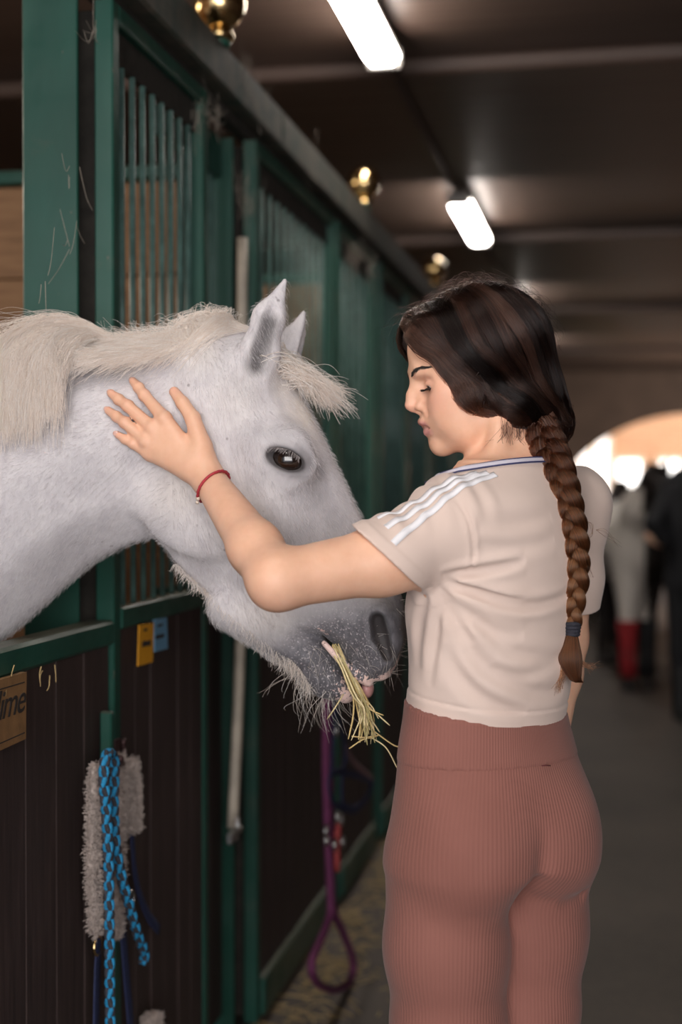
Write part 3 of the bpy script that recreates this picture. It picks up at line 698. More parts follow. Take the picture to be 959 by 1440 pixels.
def horse_parts(P):
    N_ = Near(P); q = H2(P); l = (P-HO.astype(F32))@hnf; al = np.abs(l)
    hd = N_(sag(400, 690), .36)
    dn = loft(P, q[:, 0], q[:, 1], l, top_n, bot_n, W_n, None, NWS[0], NWS[-1], 2.3)
    if hd:
        s = q@AX.astype(F32); v = q@AP.astype(F32); PM = P+np.outer(al-l, hnf)       # PM: mirrored to the near side
        d = loft(P, s, v, l, top_h, bot_h, W_h, None, DS[0], s_noseend)
        d = smin(d, d_ell(PM, sp(296, 690, .052), (.098, .030, .100), (HX, HN, ZV)), .035)                        # jowl
        d = smin(d, d_cone(PM, sp(395, 705, .078), sp(452, 792, .050), .010, .006), .035)                         # facial crest
        if N_(sag(415, 640), .20):
            d = smin(d, d_cone(PM, sp(398, 618, .080), sp(428, 620, .080), .010, .010), .045)                      # brow
        if N_(sag(440, 930), .20):                                                                               # lower jaw, chin
            lj = d_chain(P, [sp(330, 850, 0), sp(400, 893, 0), sp(440, 928, 0), sp(466, 958, 0), sp(486, 974, 0)], [.042, .040, .033, .027, .0165], .01, hnf, 1.12)
            d = smin(d, smin(lj, d_ell(P, sp(445, 950, 0), (.030, .034, .026), (HX, HN, ZV)), .015), .012)
        d = smin(d, dn, .03)
        if N_(sag(490, 930), .16):
            mt = d_chain(P, [sp(456, 893, 0), sp(474, 919, 0), sp(494, 950, 0), sp(512, 975, 0)], [.0022, .0040, .0068, .010], 0, hnf, 30.0)
            d = smax(d, -mt, .006)
            d = smin(d, d_chain(PM, [sp(462, 900, .047), sp(484, 924, .044), sp(503, 945, .038), sp(520, 955, .026)], [.004, .006, .007, .008], 0), .012)
            d = smax(d, -d_ell(PM, sp(428, 945, .07), (.012, .03, .012)), .02)
        if N_(sag(420, 648), .20):
            d = smin(d, d_ell(PM, EYE+hnf*F32(.004), (.044, .013, .029), (EXa, HN, EZa)), .045)
            d = smax(d, -d_ell(PM, EYE+hnf*F32(.022), (.0305, .018, .0185), (EXa, HN, EZa)), .006)
            d = smin(d, d_chain(PM, [eyp(.012, -.035, -.001), eyp(.021, -.017, .0175), eyp(.022, .004, .0198), eyp(.016, .025, .011), eyp(.009, .037, -.006)], [.003, .0052, .0052, .0042, .003], 0), .008)
            d = smin(d, d_chain(PM, [eyp(.012, -.033, -.004), eyp(.018, -.012, -.0178), eyp(.017, .010, -.0190), eyp(.010, .032, -.010)], [.003, .004, .004, .003], 0), .008)
            d = smax(d, -d_ell(PM, sp(392, 588, .110), (.018, .010, .014)), .035)
        if N_(sag(542, 890), .15):
            d = smin(d, d_chain(PM, [sp(530, 872, .046), sp(541, 858, .044), sp(553, 872, .036), sp(556, 900, .032), sp(550, 926, .034)], [.010, .011, .011, .011, .008], .01), .02)
            d = smin(d, d_chain(PM, [sp(527, 880, .050), sp(530, 905, .050), sp(541, 926, .044)], [.008, .008, .006], .01), .018)
            d = smax(d, -d_chain(PM, [sp(536, 868, .054), sp(540, 890, .051), sp(549, 918, .046)], [.0120, .0150, .008], 0), .006)
        if N_(sag(390, 470), .19):
            e1 = ear(P, sp(367, 535, .060), sp(376, 502, .064), sp(389, 453, .062), sp(409, 402, .052), eo)
            e2 = ear(P, sp(392, 540, -.055), sp(398, 510, -.058), sp(406, 475, -.058), sp(419, 434, -.052), fo)
            d = smin(d, np.minimum(e1, e2), .016)
    else: d = dn
    d = d-F32(.008)*np.exp(-(d_poly(P, [sp(215, 740, .09), sp(120, 770, .10), sp(0, 880, .11)])/.05)**2).astype(F32)     # neck muscle
    d = d+F32(.005)*np.exp(-(d_poly(P, [sp(240, 590, .08), sp(215, 660, .09), sp(205, 745, .09)])/.022)**2).astype(F32)
    return d
PXC = [(-760, 720), (-1150, 760), (-1500, 720)]
def horse_sdf(P):
    d = horse_parts(P)
    m = (P-HO.astype(F32))@HX.astype(F32) < -.75
    if m.any():
        Q = P[m]; b = d_chain(Q, [sp(-640, 770, 0), sp(-1000, 785, 0), sp(-1350, 740, 0), sp(-1580, 720, 0)], [.30, .31, .29, .24], .05, hnf, .92)
        for sg in (-1, 1):
            o = .13*sg
            b = smin(b, d_chain(Q, [sp(-600, 950, o*1.1), sp(-590, 1180, o), sp(-585, 1460, o), sp(-585, 1560, o), sp(-585, 1790, o), sp(-560, 1860, o), sp(-545, 1905, o)], [.12, .075, .045, .04, .028, .032, .045], .03), .06)
            b = smin(b, d_chain(Q, [sp(-1560, 830, o), sp(-1470, 1060, o*1.15), sp(-1640, 1380, o), sp(-1620, 1480, o), sp(-1590, 1800, o), sp(-1565, 1860, o), sp(-1550, 1905, o)], [.18, .12, .045, .04, .029, .034, .046], .03), .06)
        b = smin(b, d_chain(Q, [sp(-1740, 690, 0), sp(-1800, 900, 0), sp(-1790, 1350, 0)], [.05, .06, .03], .02), .03)
        d[m] = smin(d[m], b, .10)
    return d
xc = float(sag(-70, 700)[0])
lo_ = np.minimum.reduce([sag(x, 1000, o) for x in (-1990, 660) for o in (-.55, .55)]); hi_ = np.maximum.reduce([sag(x, 360, o) for x in (-1990, 660) for o in (-.55, .55)])
lo_[2] = -.02; hi_[2] = 1.75
lf = np.minimum.reduce([sag(x, 1050, o) for x in (-70, 640) for o in (-.2, .2)]); hf = np.maximum.reduce([sag(x, 380, o) for x in (-70, 640) for o in (-.2, .2)])
lf[0] = xc
hA, qA = mesh_sdf(horse_parts, lf, hf, .0029, slack=1.25); hA = relax(horse_parts, hA)          # head and neck, fine
hc_ = hi_.copy(); hc_[0] = xc-.004
hB_, qB = mesh_sdf(horse_sdf, hc_-np.ceil((hc_-lo_)/(.016*8))*.016*8, hc_, .016, slack=1.25)       # trunk and legs in the stall, coarse
bm = bmesh.new()
vv = [bm.verts.new(p) for p in np.concatenate([hA, hB_])]
for q in np.concatenate([qA, qB+len(hA)]).tolist(): bm.faces.new([vv[i] for i in q])
bm.verts.index_update(); bm.edges.ensure_lookup_table()
try: bmesh.ops.bridge_loops(bm, edges=[e for e in bm.edges if e.is_boundary and abs(e.verts[0].co.x-xc) < .03])
except Exception as ex: print('bridge', ex)
bmesh.ops.triangulate(bm, faces=bm.faces)
HV = np.array([v.co[:] for v in bm.verts]); HQ = np.array([[v.index for v in f.verts] for f in bm.faces], dtype=np.int32); bm.free()
print('HORSE', len(hA), len(hB_), len(HQ))
def gz(P, c, r): return np.exp(-(((P-c)/r)**2).sum(1)).astype(F32)
NRS = lambda L: cast(horse_parts, L, 1.8, 2.4)
SPOT = {}
def blobs(P, L):
    C = NRS([(x, y) for x, y, *_ in L]); out = np.zeros(len(P))
    for c, (x, y, r, k) in zip(C, L): out = np.maximum(out, k*np.exp(-((P-c)**2).sum(1)/(r*r)))
    return out
lat = (HV-HO)@HN
# slate skin showing through the coat
g = blobs(HV, [(420, 648, .036, .75), (446, 662, .034, .55), (398, 655, .045, .45), (440, 700, .05, .46), (470, 735, .05, .46), (425, 745, .045, .50), (430, 690, .035, .35), (355, 625, .05, .26), (400, 620, .04, .32), (495, 770, .05, .50), (480, 700, .03, .3),
               (350, 545, .035, .24), (300, 500, .05, .20), (240, 505, .06, .16), (60, 780, .1, .22), (40, 700, .06, .12), (225, 735, .035, .28), (330, 590, .05, .10), (455, 790, .05, .55), (380, 760, .05, .22), (100, 660, .09, .14), (20, 860, .08, .15)])
q2 = H2(HV.astype(F32)); s_ = q2@AX; v_ = q2@AP
sm = np.clip((s_-stn(470, 800))/(stn(500, 890)-stn(470, 800)), 0, 1); sm = sm*sm*(3-2*sm)
g = np.maximum(g, sm*1.0)
g = np.maximum(g, 1.0*np.clip(1-np.abs((HV-sag(450, 935))@HX*0+np.sqrt(((HV-sag(452, 938))**2).sum(1))-0)/.075, 0, 1)**.7*np.clip((s_-stn(400, 880))/.05, 0, 1))
pk = np.zeros(len(HV))                              # bare pink skin of lips and nostril
mouth = d_poly(HV.astype(F32), [sp(458, 893, .05), sp(478, 925, .045), sp(497, 955, .03), sp(505, 975, .02)])
pk = np.maximum(pk, np.clip(1.15-mouth/.021, 0, 1))
ul = d_poly(HV.astype(F32), [sp(505, 950, .03), sp(525, 958, .03), sp(548, 948, .03), sp(560, 925, .02)]); pk = np.maximum(pk, np.clip(1.1-ul/.020, 0, 1))
pk = np.maximum(pk, np.clip(1.1-d_poly(HV.astype(F32), [sp(478, 960, .01), sp(493, 984, .01)])/.022, 0, 1))
pk = np.maximum(pk, np.clip(1.05-d_poly(HV.astype(F32), [sp(545, 905, .034), sp(553, 922, .030)])/.012, 0, 1))
dk = np.zeros(len(HV))                              # dark colour in nostril and ear hollows, on eyelid rims
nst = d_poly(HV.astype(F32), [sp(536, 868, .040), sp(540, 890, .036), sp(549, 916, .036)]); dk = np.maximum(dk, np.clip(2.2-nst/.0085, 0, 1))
er = d_poly(HV.astype(F32), [sp(369, 520, .064)+eo*F32(.5), sp(378, 497, .064)+eo*F32(.5), sp(388, 462, .062)+eo*F32(.4)]); dk = np.maximum(dk, .85*np.clip(1.35-er/.0165, 0, 1))
eq = HV-(EYE+HN*.012-EXa*.001); ey = np.sqrt((eq@EXa/1.30)**2+(eq@EZa/.80)**2+(eq@HN)**2); dk = np.maximum(dk, np.clip((.0350-ey)/.012, 0, 1)**1.3*.85)
mz_ = np.clip((s_-stn(485, 845))/(stn(515, 905)-stn(485, 845)), 0, 1); mz_ = mz_*mz_*(3-2*mz_); mz_ = np.maximum(mz_, np.clip(1.25-np.sqrt(((HV-sag(448, 935))**2).sum(1))/.062, 0, 1))
cr = blobs(HV, [(430, 580, .04, .7), (400, 545, .03, .4), (250, 690, .05, .35), (330, 720, .06, .25), (330, 560, .05, .2), (540, 835, .03, .7), (380, 870, .05, .4), (180, 500, .05, .4), (280, 490, .04, .4)])
def horse_mat():
    m = M('white_coat'); fine = m.noise(m.pos((1, 1, 1)), 420, 3, .6); md = m.noise(m.pos(), 45, 5, .65); fl = m.noise(m.pos((1, 1, .4)), 160, 4, .7)
    spk = m.noise(m.pos(), 210, 2, .5); sp2 = m.noise(m.pos(), 330, 2, .5)
    base = m.ramp(md, [(.28, (.50, .475, .505)), (.72, (.69, .665, .68))])
    base = m.mix(m.attr('cream'), base, (.70, .62, .52))
    gr = m.math('MULTIPLY', m.attr('grey'), m.math('ADD', .45, m.math('MULTIPLY', md, 1.1)), True)
    c = m.mix(gr, base, m.ramp(fl, [(.35, (.115, .112, .128)), (.65, (.20, .195, .215))]))
    c = m.mix(m.math('MULTIPLY', m.attr('muzzle'), .8), c, m.ramp(fl, [(.35, (.040, .038, .045)), (.65, (.085, .080, .092))]))
    # pale flecks on the dark muzzle
    fleck = m.math('MULTIPLY', m.ramp(sp2, [(.60, (0,)*3), (.66, (1,)*3)]), m.math('MULTIPLY', m.attr('fleck'), .85))
    c = m.mix(fleck, c, (.55, .50, .52))
    pm = m.math('ADD', m.attr('pink'), m.math('MULTIPLY', m.math('SUBTRACT', spk, .5), 1.9))
    c = m.mix(m.ramp(pm, [(.50, (0,)*3), (.56, (1,)*3)]), c, (.74, .54, .49))
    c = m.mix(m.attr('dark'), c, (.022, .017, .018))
    dot = m.n('ShaderNodeTexVoronoi', Scale=26.0); m.t.links.new(m.pos(), dot.inputs['Vector'])
    c = m.mix(m.ramp(dot.outputs['Distance'], [(.045, (.75,)*3), (.085, (0,)*3)]), c, (.22, .19, .20))
    m.p(Base_Color=c, Roughness=.62, Sheen_Weight=.15, Subsurface_Weight=.04, Subsurface_Radius=(.01, .006, .004), Subsurface_Scale=.05)
    return m.bump(fl, .35, .003).m
MCOAT = horse_mat()
hb = sag(-600, 900); hb = np.array([hb[0], hb[1], 0.0])
horse = thing('horse', hb, 'white horse with grey muzzle leaning its head out over the half door', 'horse')
fk = np.clip(sm*1.1*np.clip(1-np.abs(mouth-.02)/.075, 0, 1)+.25*blobs(HV, [(470, 850, .05, 1)]), 0, 1)
hbody = mesh_obj('body', HV, HQ, MCOAT, horse, attrs=dict(grey=np.clip(g, 0, 1), pink=pk, dark=dk, cream=cr, fleck=fk, muzzle=mz_))
# eyes
MEYE = M('dark_eye'); MEYE.p(Base_Color=(.012, .006, .004), Roughness=.04, Coat_Weight=1.0, Coat_Roughness=.02)
def ico(c, r, sub=4, sc=(1, 1, 1)):
    bm = bmesh.new(); bmesh.ops.create_icosphere(bm, subdivisions=sub, radius=r); V = np.array([v.co[:] for v in bm.verts])*sc+c; F = [tuple(v.index for v in f.verts) for f in bm.faces]; bm.free(); return V, F
for sg in (1, -1):
    c = EYE-hnf*F32(.0042) if sg > 0 else EYE-hnf*F32(2*.0835)
    v, f = ico(c, .0272); mesh_obj('eye', v, f, MEYE.m, horse)
cv = []
for _ in range(70):
    u = rng.uniform(-1, .7); p = EYE+HN*(.0235-.006*u*u)+EXa*(u*.025)+EZa*(.0135-.008*u*u); cv.append(np.stack([p, p+HN*.009+EZa*.001+EXa*u*.003, p+HN*.016-EZa*.006+EXa*u*.007+rng.normal(0, .001, 3)]))
hair('eyelashes', cv, plain('pale_lash', (.35, .32, .32), .6), horse, .00035, .0001)
# tongue tip
v, f = ico(sag(517, 968), .012, 3, (.8, 1.5, 1.25)); mesh_obj('tongue', v, f, plain('tongue_pink', (.62, .33, .31), .35), horse)

def hairP(name, cols, rough=.32, rr=.5, tint=False):
    m = M(name); hi = m.n('ShaderNodeHairInfo'); h = m.n('ShaderNodeBsdfHairPrincipled'); h.parametrization = 'COLOR'
    m.set(h.inputs['Color'], m.ramp(m.attr('tint') if tint else hi.outputs['Random'], cols)); h.inputs['IOR'].default_value = 1.32; h.inputs['Roughness'].default_value = rough; h.inputs['Radial Roughness'].default_value = rr
    m.t.links.new(h.outputs[0], m.t.nodes['Material Output'].inputs['Surface']); return m.m
def hairmat(name, stops, rough=.45):
    m = M(name); hi = m.n('ShaderNodeHairInfo'); m.p(Base_Color=m.ramp(hi.outputs['Random'], stops), Roughness=rough, Specular_IOR_Level=.35)
    tr = m.n('ShaderNodeBsdfTranslucent'); m.t.links.new(m.b.inputs['Base Color'].links[0].from_socket, tr.inputs['Color']); mx = m.n('ShaderNodeMixShader'); mx.inputs[0].default_value = .45
    m.t.links.new(m.b.outputs[0], mx.inputs[1]); m.t.links.new(tr.outputs[0], mx.inputs[2]); m.t.links.new(mx.outputs[0], m.t.nodes['Material Output'].inputs['Surface']); return m.m
MMANE = hairmat('mane_hair', [(0, (.84, .74, .66)), (.5, (.96, .89, .83)), (1, (.98, .96, .94))], .6)
MFUR = hairmat('coat_hair', [(0, (.72, .69, .71)), (1, (.86, .84, .85))], .6)
def strands(n, pts_fn, K): return np.stack([pts_fn(i) for i in range(n)])
def bez(a, b, c, d, K):
    t = np.linspace(0, 1, K)[:, None]; return (1-t)**3*a+3*(1-t)**2*t*b+3*(1-t)*t*t*c+t**3*d
def lift(C, f, lo):          # keep strands outside the body
    sh = C.shape; P = C.reshape(-1, 3); d = f(P.astype(F32)); g_ = sdf_grad(f, P); g_ /= np.linalg.norm(g_, axis=1)[:, None]+1e-9
    P = P+np.maximum(lo-d, 0)[:, None]*g_; return P.reshape(sh)
def path_px(L): return smooth_path(np.array(L, float), 60)
def mane_group(n, roots, tipfn, K=14, wav=.004, lo=.003):
    out = np.zeros((n, K, 3))
    for i in range(n):
        a, b, c, d = tipfn(rng.uniform(0, 1)); out[i] = bez(a, b, c, d, K)
        ph = rng.uniform(0, 6.28); t = np.linspace(0, 1, K); clump = rng.normal(0, 1, 3)
        out[i] += (np.sin(t*rng.uniform(4, 9)+ph)*wav*t)[:, None]*clump[None]
    return lift(out, horse_parts, lo)
R_ = lambda s_: rng.normal(0, s_)
def crest(x):  # crest pixel
    return np.interp(x, [-300, 0, 130, 250, 300, 345, 370], [440, 490, 487, 484, 476, 468, 478])
def m_sweep(u):      # along the crest, hair sweeping toward the withers and over the near side
    x = 365-u*265+R_(5); y = crest(x); L = rng.uniform(45, 120); o = rng.uniform(-.02, .025)
    up = rng.uniform(0, 1)**2
    a = sag(x, y+4, o); b = sag(x-L*.35, y-4-16*up+R_(2), o+.006); c = sag(x-L*.7, y+2-12*up+R_(4)+8*(1-up), o+.012); d = sag(x-L, y+16-22*up+R_(7)+14*(1-up), o+.028)
    return a, b, c, d
def m_band(u):       # cream band lying on the near side below the crest
    x = 350-u*300; y = crest(x); L = rng.uniform(60, 130)
    a = sag(x, y+3, .02); b = sag(x-L*.3, y+12+R_(4), .05); c = sag(x-L*.65, y+22+R_(7), .07); d = sag(x-L, y+36+R_(12)-10*u, .085); return a, b, c, d
def m_drape(u):      # the tuft folded over at the middle of the neck
    x = 118-(u**.8)*98+R_(7); y = crest(x)
    a = sag(150-u*55+R_(10), 487, .012+R_(.006)); b = sag(x+20, 462-14*math.sin(u*3.0)+R_(7), .05); c = sag(x-8+R_(4), 500+R_(14), .105); yy = rng.uniform(520, 600)+22*math.sin(x*.17)+rng.uniform(0, 26); x = x-6*math.sin(x*.11)
    d = sag(x-4+R_(7), yy, .112); return a, b, c, d
def m_left(u):
    x = 50-u*330; y = crest(x)
    a = sag(x, y+2, .01); b = sag(x-14+R_(6), y-6-8*rng.random(), .03); c = sag(x-24+R_(8), y+24, .09); d = sag(x-22+R_(12), y+rng.uniform(60, 125), .12); return a, b, c, d
def m_fly(u):        # loose hairs standing off the crest
    x = 345-u*330; y = crest(x); L = rng.uniform(15, 60)
    a = sag(x, y, 0); b = sag(x-4+R_(6), y-12*rng.random()-4, R_(.008)); c = sag(x-L*.5+R_(8), y-rng.uniform(8, 26), R_(.012)); d = sag(x-L+R_(8), y-rng.uniform(0, 34), R_(.018)); return a, b, c, d
def m_arch(u):       # arch above the folded tuft
    a = sag(175-u*60, 487, .01); b = sag(120+R_(10), 440-10*u+R_(6), .02); c = sag(60+R_(8), 446+R_(8), .05); d = sag(28+R_(8), 512+R_(22), .10); return a, b, c, d
man = np.concatenate([mane_group(3400, None, m_sweep), mane_group(2600, None, m_band, lo=.001), mane_group(5200, None, m_drape), mane_group(2600, None, m_left), mane_group(420, None, m_fly, wav=.006), mane_group(420, None, m_arch)])
hair('mane', man, MMANE, horse, .00034, .00015)
def f_lock(u):
    x0, y0 = 372+u*48, 500+u*42; o = R_(.022)
    a = sag(x0+R_(6), y0+R_(6), o); b = sag(x0+28+R_(5), y0-4+R_(8), o+.012); e = rng.uniform(.55, 1.05)
    d = sag(x0+(66+R_(13))*e, y0+(14+34*rng.random()+14*(1-u))*e+R_(6), o+R_(.015)); c = d+(b-d)*.45+(sag(0, 0)-sag(0, 10))*1.0*.6; return a, b, c, d
hair('forelock', mane_group(1900, None, f_lock, wav=.005, lo=.002), MMANE, horse, .0005, .00018)
JP = path_px([(252, 800), (300, 842), (345, 880), (392, 916), (420, 936), (440, 966)])
def jaw(u):
    P = JP; x, y = P[min(59, int(u*59.99))]; o = R_(.022)
    L = (4+15*math.sin(max(0, u-.1)*2.6)**2)*rng.uniform(.3, 1.1)
    a = sag(x, y-8, o); d = sag(x+R_(6)+2, y+L, o*1.2); b = a+(d-a)*.4+R_(.002)*HN; c = a+(d-a)*.75+R_(.002)*HX; return a, b, c, d
def beard(u):
    x, y = 405+u*78+R_(5), 950+u*30; L = rng.uniform(20, 62)*(1.15-.55*abs(u-.6)); o = R_(.02)
    a = sag(x, y-6, o); d = sag(x-10+R_(18)+24*(u-.4), y+L, o); b = a+(d-a)*.35-HX*.010+R_(.003)*HX; c = a+(d-a)*.75-HX*.008+R_(.004)*HX; return a, b, c, d
jw = np.concatenate([mane_group(3400, None, jaw, K=10, wav=.0015, lo=.0), mane_group(60, None, beard, K=10, wav=.003, lo=.0)])
hair('chin_hair', jw, MMANE, horse, .00028, .00009)
# whiskers on the muzzle
cv = []
for p in NRS(np.stack([rng.uniform(430, 560, 70), rng.uniform(905, 955, 70)], 1)):
    dr = nrm(HN*.7+HX*rng.uniform(-.2, .9)-ZV*rng.uniform(-.1, .9)); L = rng.uniform(.012, .04); cv.append(np.stack([p-dr*.003, p+dr*L*.5, p+dr*L-ZV*.004]))
for p in project(horse_parts, [sag(rng.uniform(520, 572), rng.uniform(850, 950), R_(.02)) for _ in range(40)]):
    dr = nrm(HX+R_(.4)*ZV+R_(.4)*HN); L = rng.uniform(.008, .025); cv.append(np.stack([p-dr*.003, p+dr*L*.5, p+dr*L]))
hair('whiskers', cv, MMANE, horse, .0002, .00007)
# short fur, combed along the coat: gives the outline its fuzz
hv = HV[(HV[:, 0] > XW-.25) & (HV[:, 2] > .9)]
sel = hv[rng.integers(0, len(hv), 60000)]; lat_s = (sel-HO)@HN; sel = sel[lat_s > -.06]
mz = np.sqrt(((sel-sag(500, 900))**2).sum(1)); eyd = np.sqrt(((sel-(EYE+HN*.012))**2).sum(1)); sel = sel[(mz > .13) & (eyd > .036)]
nn = sdf_grad(horse_parts, sel, .004); nn /= np.linalg.norm(nn, axis=1)[:, None]
u_ = (sel-HO)@HX; flow = np.where((u_ > -.16)[:, None], (AX[0]*HX+AX[1]*ZV)[None], (-HX*.8-ZV*.6)[None]); flow = flow-nn*(flow*nn).sum(1)[:, None]; flow /= np.linalg.norm(flow, axis=1)[:, None]+1e-9
Ln = rng.uniform(.006, .012, len(sel))[:, None]; jit = rng.normal(0, .16, sel.shape)
fur = np.stack([sel-nn*.001, sel+(flow*.55+nn*.32+jit*.4)*Ln, sel+(flow*1.0+nn*.38+jit)*Ln], 1)
fo_ = hair('coat_fuzz', fur, MFUR, horse, .00013, .00006); fo_['kind'] = 'stuff'
# ================================================================== the woman
PSI = math.radians(54)
BF = FH*math.cos(PSI)-RV*math.sin(PSI)              # facing direction of the trunk
BL = -RV*math.cos(PSI)-FH*math.sin(PSI)             # her left
BC = at(690, 690, 2.08); BC = np.array([BC[0], BC[1], 0.0])
fBF, fBL = BF.astype(F32), BL.astype(F32)
def bf(l, f, z): return (BC+l*BL+f*BF+np.array([0, 0, z])).astype(F32)
PSH = math.radians(31); HBF = FH*math.cos(PSH)-RV*math.sin(PSH); HBL = -RV*math.cos(PSH)-FH*math.sin(PSH); fHBF, fHBL = HBF.astype(F32), HBL.astype(F32)   # hips, less turned
TW = LUT([.5, .93, 1.02, 1.10, 1.20, 1.30, 1.36, 1.6], np.radians([31, 31, 35, 41, 47, 52, 54, 54]))
def hb(l, f, z): return (BC+l*HBL+f*HBF+np.array([0, 0, z])).astype(F32)
zpx = lambda y, d=2.08: CAMH-(y-690)*d/FPX
# head frame
hy, hp = math.radians(-9), math.radians(16)
F0 = -RV*math.cos(hy)+FH*math.sin(hy)
HF = F0*math.cos(hp)-ZV*math.sin(hp); HU = ZV*math.cos(hp)+F0*math.sin(hp); HL = np.cross(HU, HF)
HC0 = at(666, 512, 2.15)
def hf(f, l, u): return (HC0+f*HF+l*HL+u*HU).astype(F32)
hA3 = np.stack([HF, HL, HU]).astype(F32)
# joints
SHT = at(640, 735, 1.995).astype(F32)
SH_L, EL_L, WR_L = at(648, 768, 1.99), at(390, 816, 1.905), at(293, 674, 2.045)
SH_R, EL_R, WR_R = at(802, 714, 2.215), at(792, 900, 2.265), at(772, 1062, 2.20)
SH_L, EL_L, WR_L, SH_R, EL_R, WR_R = [x.astype(F32) for x in (SH_L, EL_L, WR_L, SH_R, EL_R, WR_R)]
# hand on the horse's neck: joints found on the coat
def onhs(L): return [(p-ray(x, y)*o).astype(F32) for p, (x, y, o) in zip(cast(horse_parts, [q[:2] for q in L], 1.8, 2.4), L)]
FING = {'index': [(231, 588), (203, 556), (195, 545), (187, 536)], 'middle': [(214, 602), (180, 571), (167, 562), (156, 553)], 'ring': [(205, 620), (175, 594), (164, 586), (152, 577)], 'little': [(211, 639), (187, 624), (176, 618), (165, 611)]}
FR = {'index': [.0105, .0085, .0078, .0062], 'middle': [.0105, .0088, .008, .0063], 'ring': [.010, .0082, .0075, .006], 'little': [.0092, .0072, .0066, .0054]}
FO = [.021, .014, .0095, .0075]
HAND = {k: onhs([(x, y, o) for (x, y), o in zip(v, FO)]) for k, v in FING.items()}
THUMB = onhs([(284, 628, .030), (271, 588, .021), (257, 567, .013), (245, 551, .0095)])
WR_L, *PALM = onhs([(293, 674, .036), (282, 652, .030), (255, 622, .026)])
def d_hand(P):
    d = d_cone(P, WR_L, PALM[0], .0235, .0245, None)
    nrm_h = nrm(-ray(240, 610)).astype(F32)
    for k, a in (('index', .0125), ('middle', .013), ('ring', .0125), ('little', .0115)):
        m = HAND[k]; d = smin(d, d_cone(P, (WR_L*.72+m[0]*.28).astype(F32), m[0], .0135, a*.86), .016)
    for k in HAND:
        m = HAND[k]; f = d_chain(P, m, FR[k], .003)
        for j in (1, 2): f = smin(f, d_ell(P, m[j], (FR[k][j]*1.06,)*3), .003)
        d = smin(d, f, .0055)
    t = d_chain(P, [(WR_L*.7+THUMB[0]*.3).astype(F32)]+THUMB, [.015, .0155, .0115, .0098, .0078], .004)
    d = smin(d, t, .010)
    # knuckles and tendon ridges
    for k in HAND: d = smin(d, d_ell(P, HAND[k][0]+nrm_h*F32(.0045), (.0075,)*3), .008)
    return d
TZ = [.70, .80, .86, .92, .98, 1.03, 1.08, 1.14, 1.20, 1.27, 1.33, 1.375, 1.41, 1.44, 1.47]
TA = [.10, .140, .153, .153, .147, .141, .132, .134, .139, .143, .148, .142, .115, .070, .055]
TB = [.07, .100, .110, .112, .104, .094, .091, .094, .099, .102, .100, .092, .075, .058, .050]
TO = [-6, -4, -2, 0, 0, -4, -6, -3, 0, 4, 10, 16, 20, 22, 22]          # centre shift, px to the right
TF = [0, 0, 0, 0, 0, .0, .0, 0, 0, 0, 0, .0, .004, .008, .012]
TORSO = LUT(TZ, np.stack([TA, TB, np.array(TO)/961.0, TF], 1))
def ring_d(P, T, z0, z1, ga=0.0):
    z = np.clip(P[:, 2], z0, z1); t = T(z); q = P-BC.astype(F32); sx = RV.astype(F32)
    q = q-t[:, 2:3]*sx; xr = q@sx; yf = q@FH.astype(F32); ps = TW(z).astype(F32); cp, sn = np.cos(ps), np.sin(ps); l = -xr*cp-yf*sn; f = yf*cp-xr*sn-t[:, 3]; a = t[:, 0]+ga; b = t[:, 1]+ga
    k0 = np.sqrt((l/a)**2+(f/b)**2)+1e-6; k1 = np.sqrt((l/(a*a))**2+(f/(b*b))**2)+1e-6
    d = k0*(k0-1)/k1; e = np.abs(P[:, 2]-z); return np.where(e > 0, np.sqrt(np.maximum(d, 0)**2+e*e), d)
def d_hips(P):
    d = ring_d(P, TORSO, .865, 1.12)
    for s in (1, -1):
        g = d_ell(P, hb(.068*s, -.044, .885), (.076, .070, .098), (HBL, HBF, ZV))
        d = smin(d, g, .045)
        leg = d_chain(P, [hb(.076*s, .0, .86), hb(.074*s, .006, .74), hb(.068*s, .008, .62), hb(.066*s, .004, .48), hb(.072*s, -.016, .35), hb(.078*s, -.02, .20), hb(.084*s, -.02, .085)], [.086, .081, .075, .056, .055, .041, .034], .03)
        d = smin(d, leg, .022) if s == 1 else np.minimum(smin(d, leg, .022), d)
    q = P-BC.astype(F32)-F32(0)*fHBL; l = q@fHBL; f = q@fHBF
    z = P[:, 2]; back = np.clip((-f-.02)/.03, 0, 1); w = np.clip((1.0-z)/.10, 0, 1)*np.clip((z-.76)/.05, 0, 1)
    d = d+(.009*np.exp(-((l+.002)/.016)**2)*back*w*np.clip((.95-z)/.10, 0, 1)).astype(F32)              # cleft
    for s in (-1, 1):                                                          # gluteal fold
        fold = [hb(.012*s, -.085, .812), hb(.05*s, -.105, .803), hb(.10*s, -.085, .812)]
        d = d+F32(.009 if s < 0 else .0015)*np.exp(-(d_poly(P, fold)/.013)**2).astype(F32)
    return d
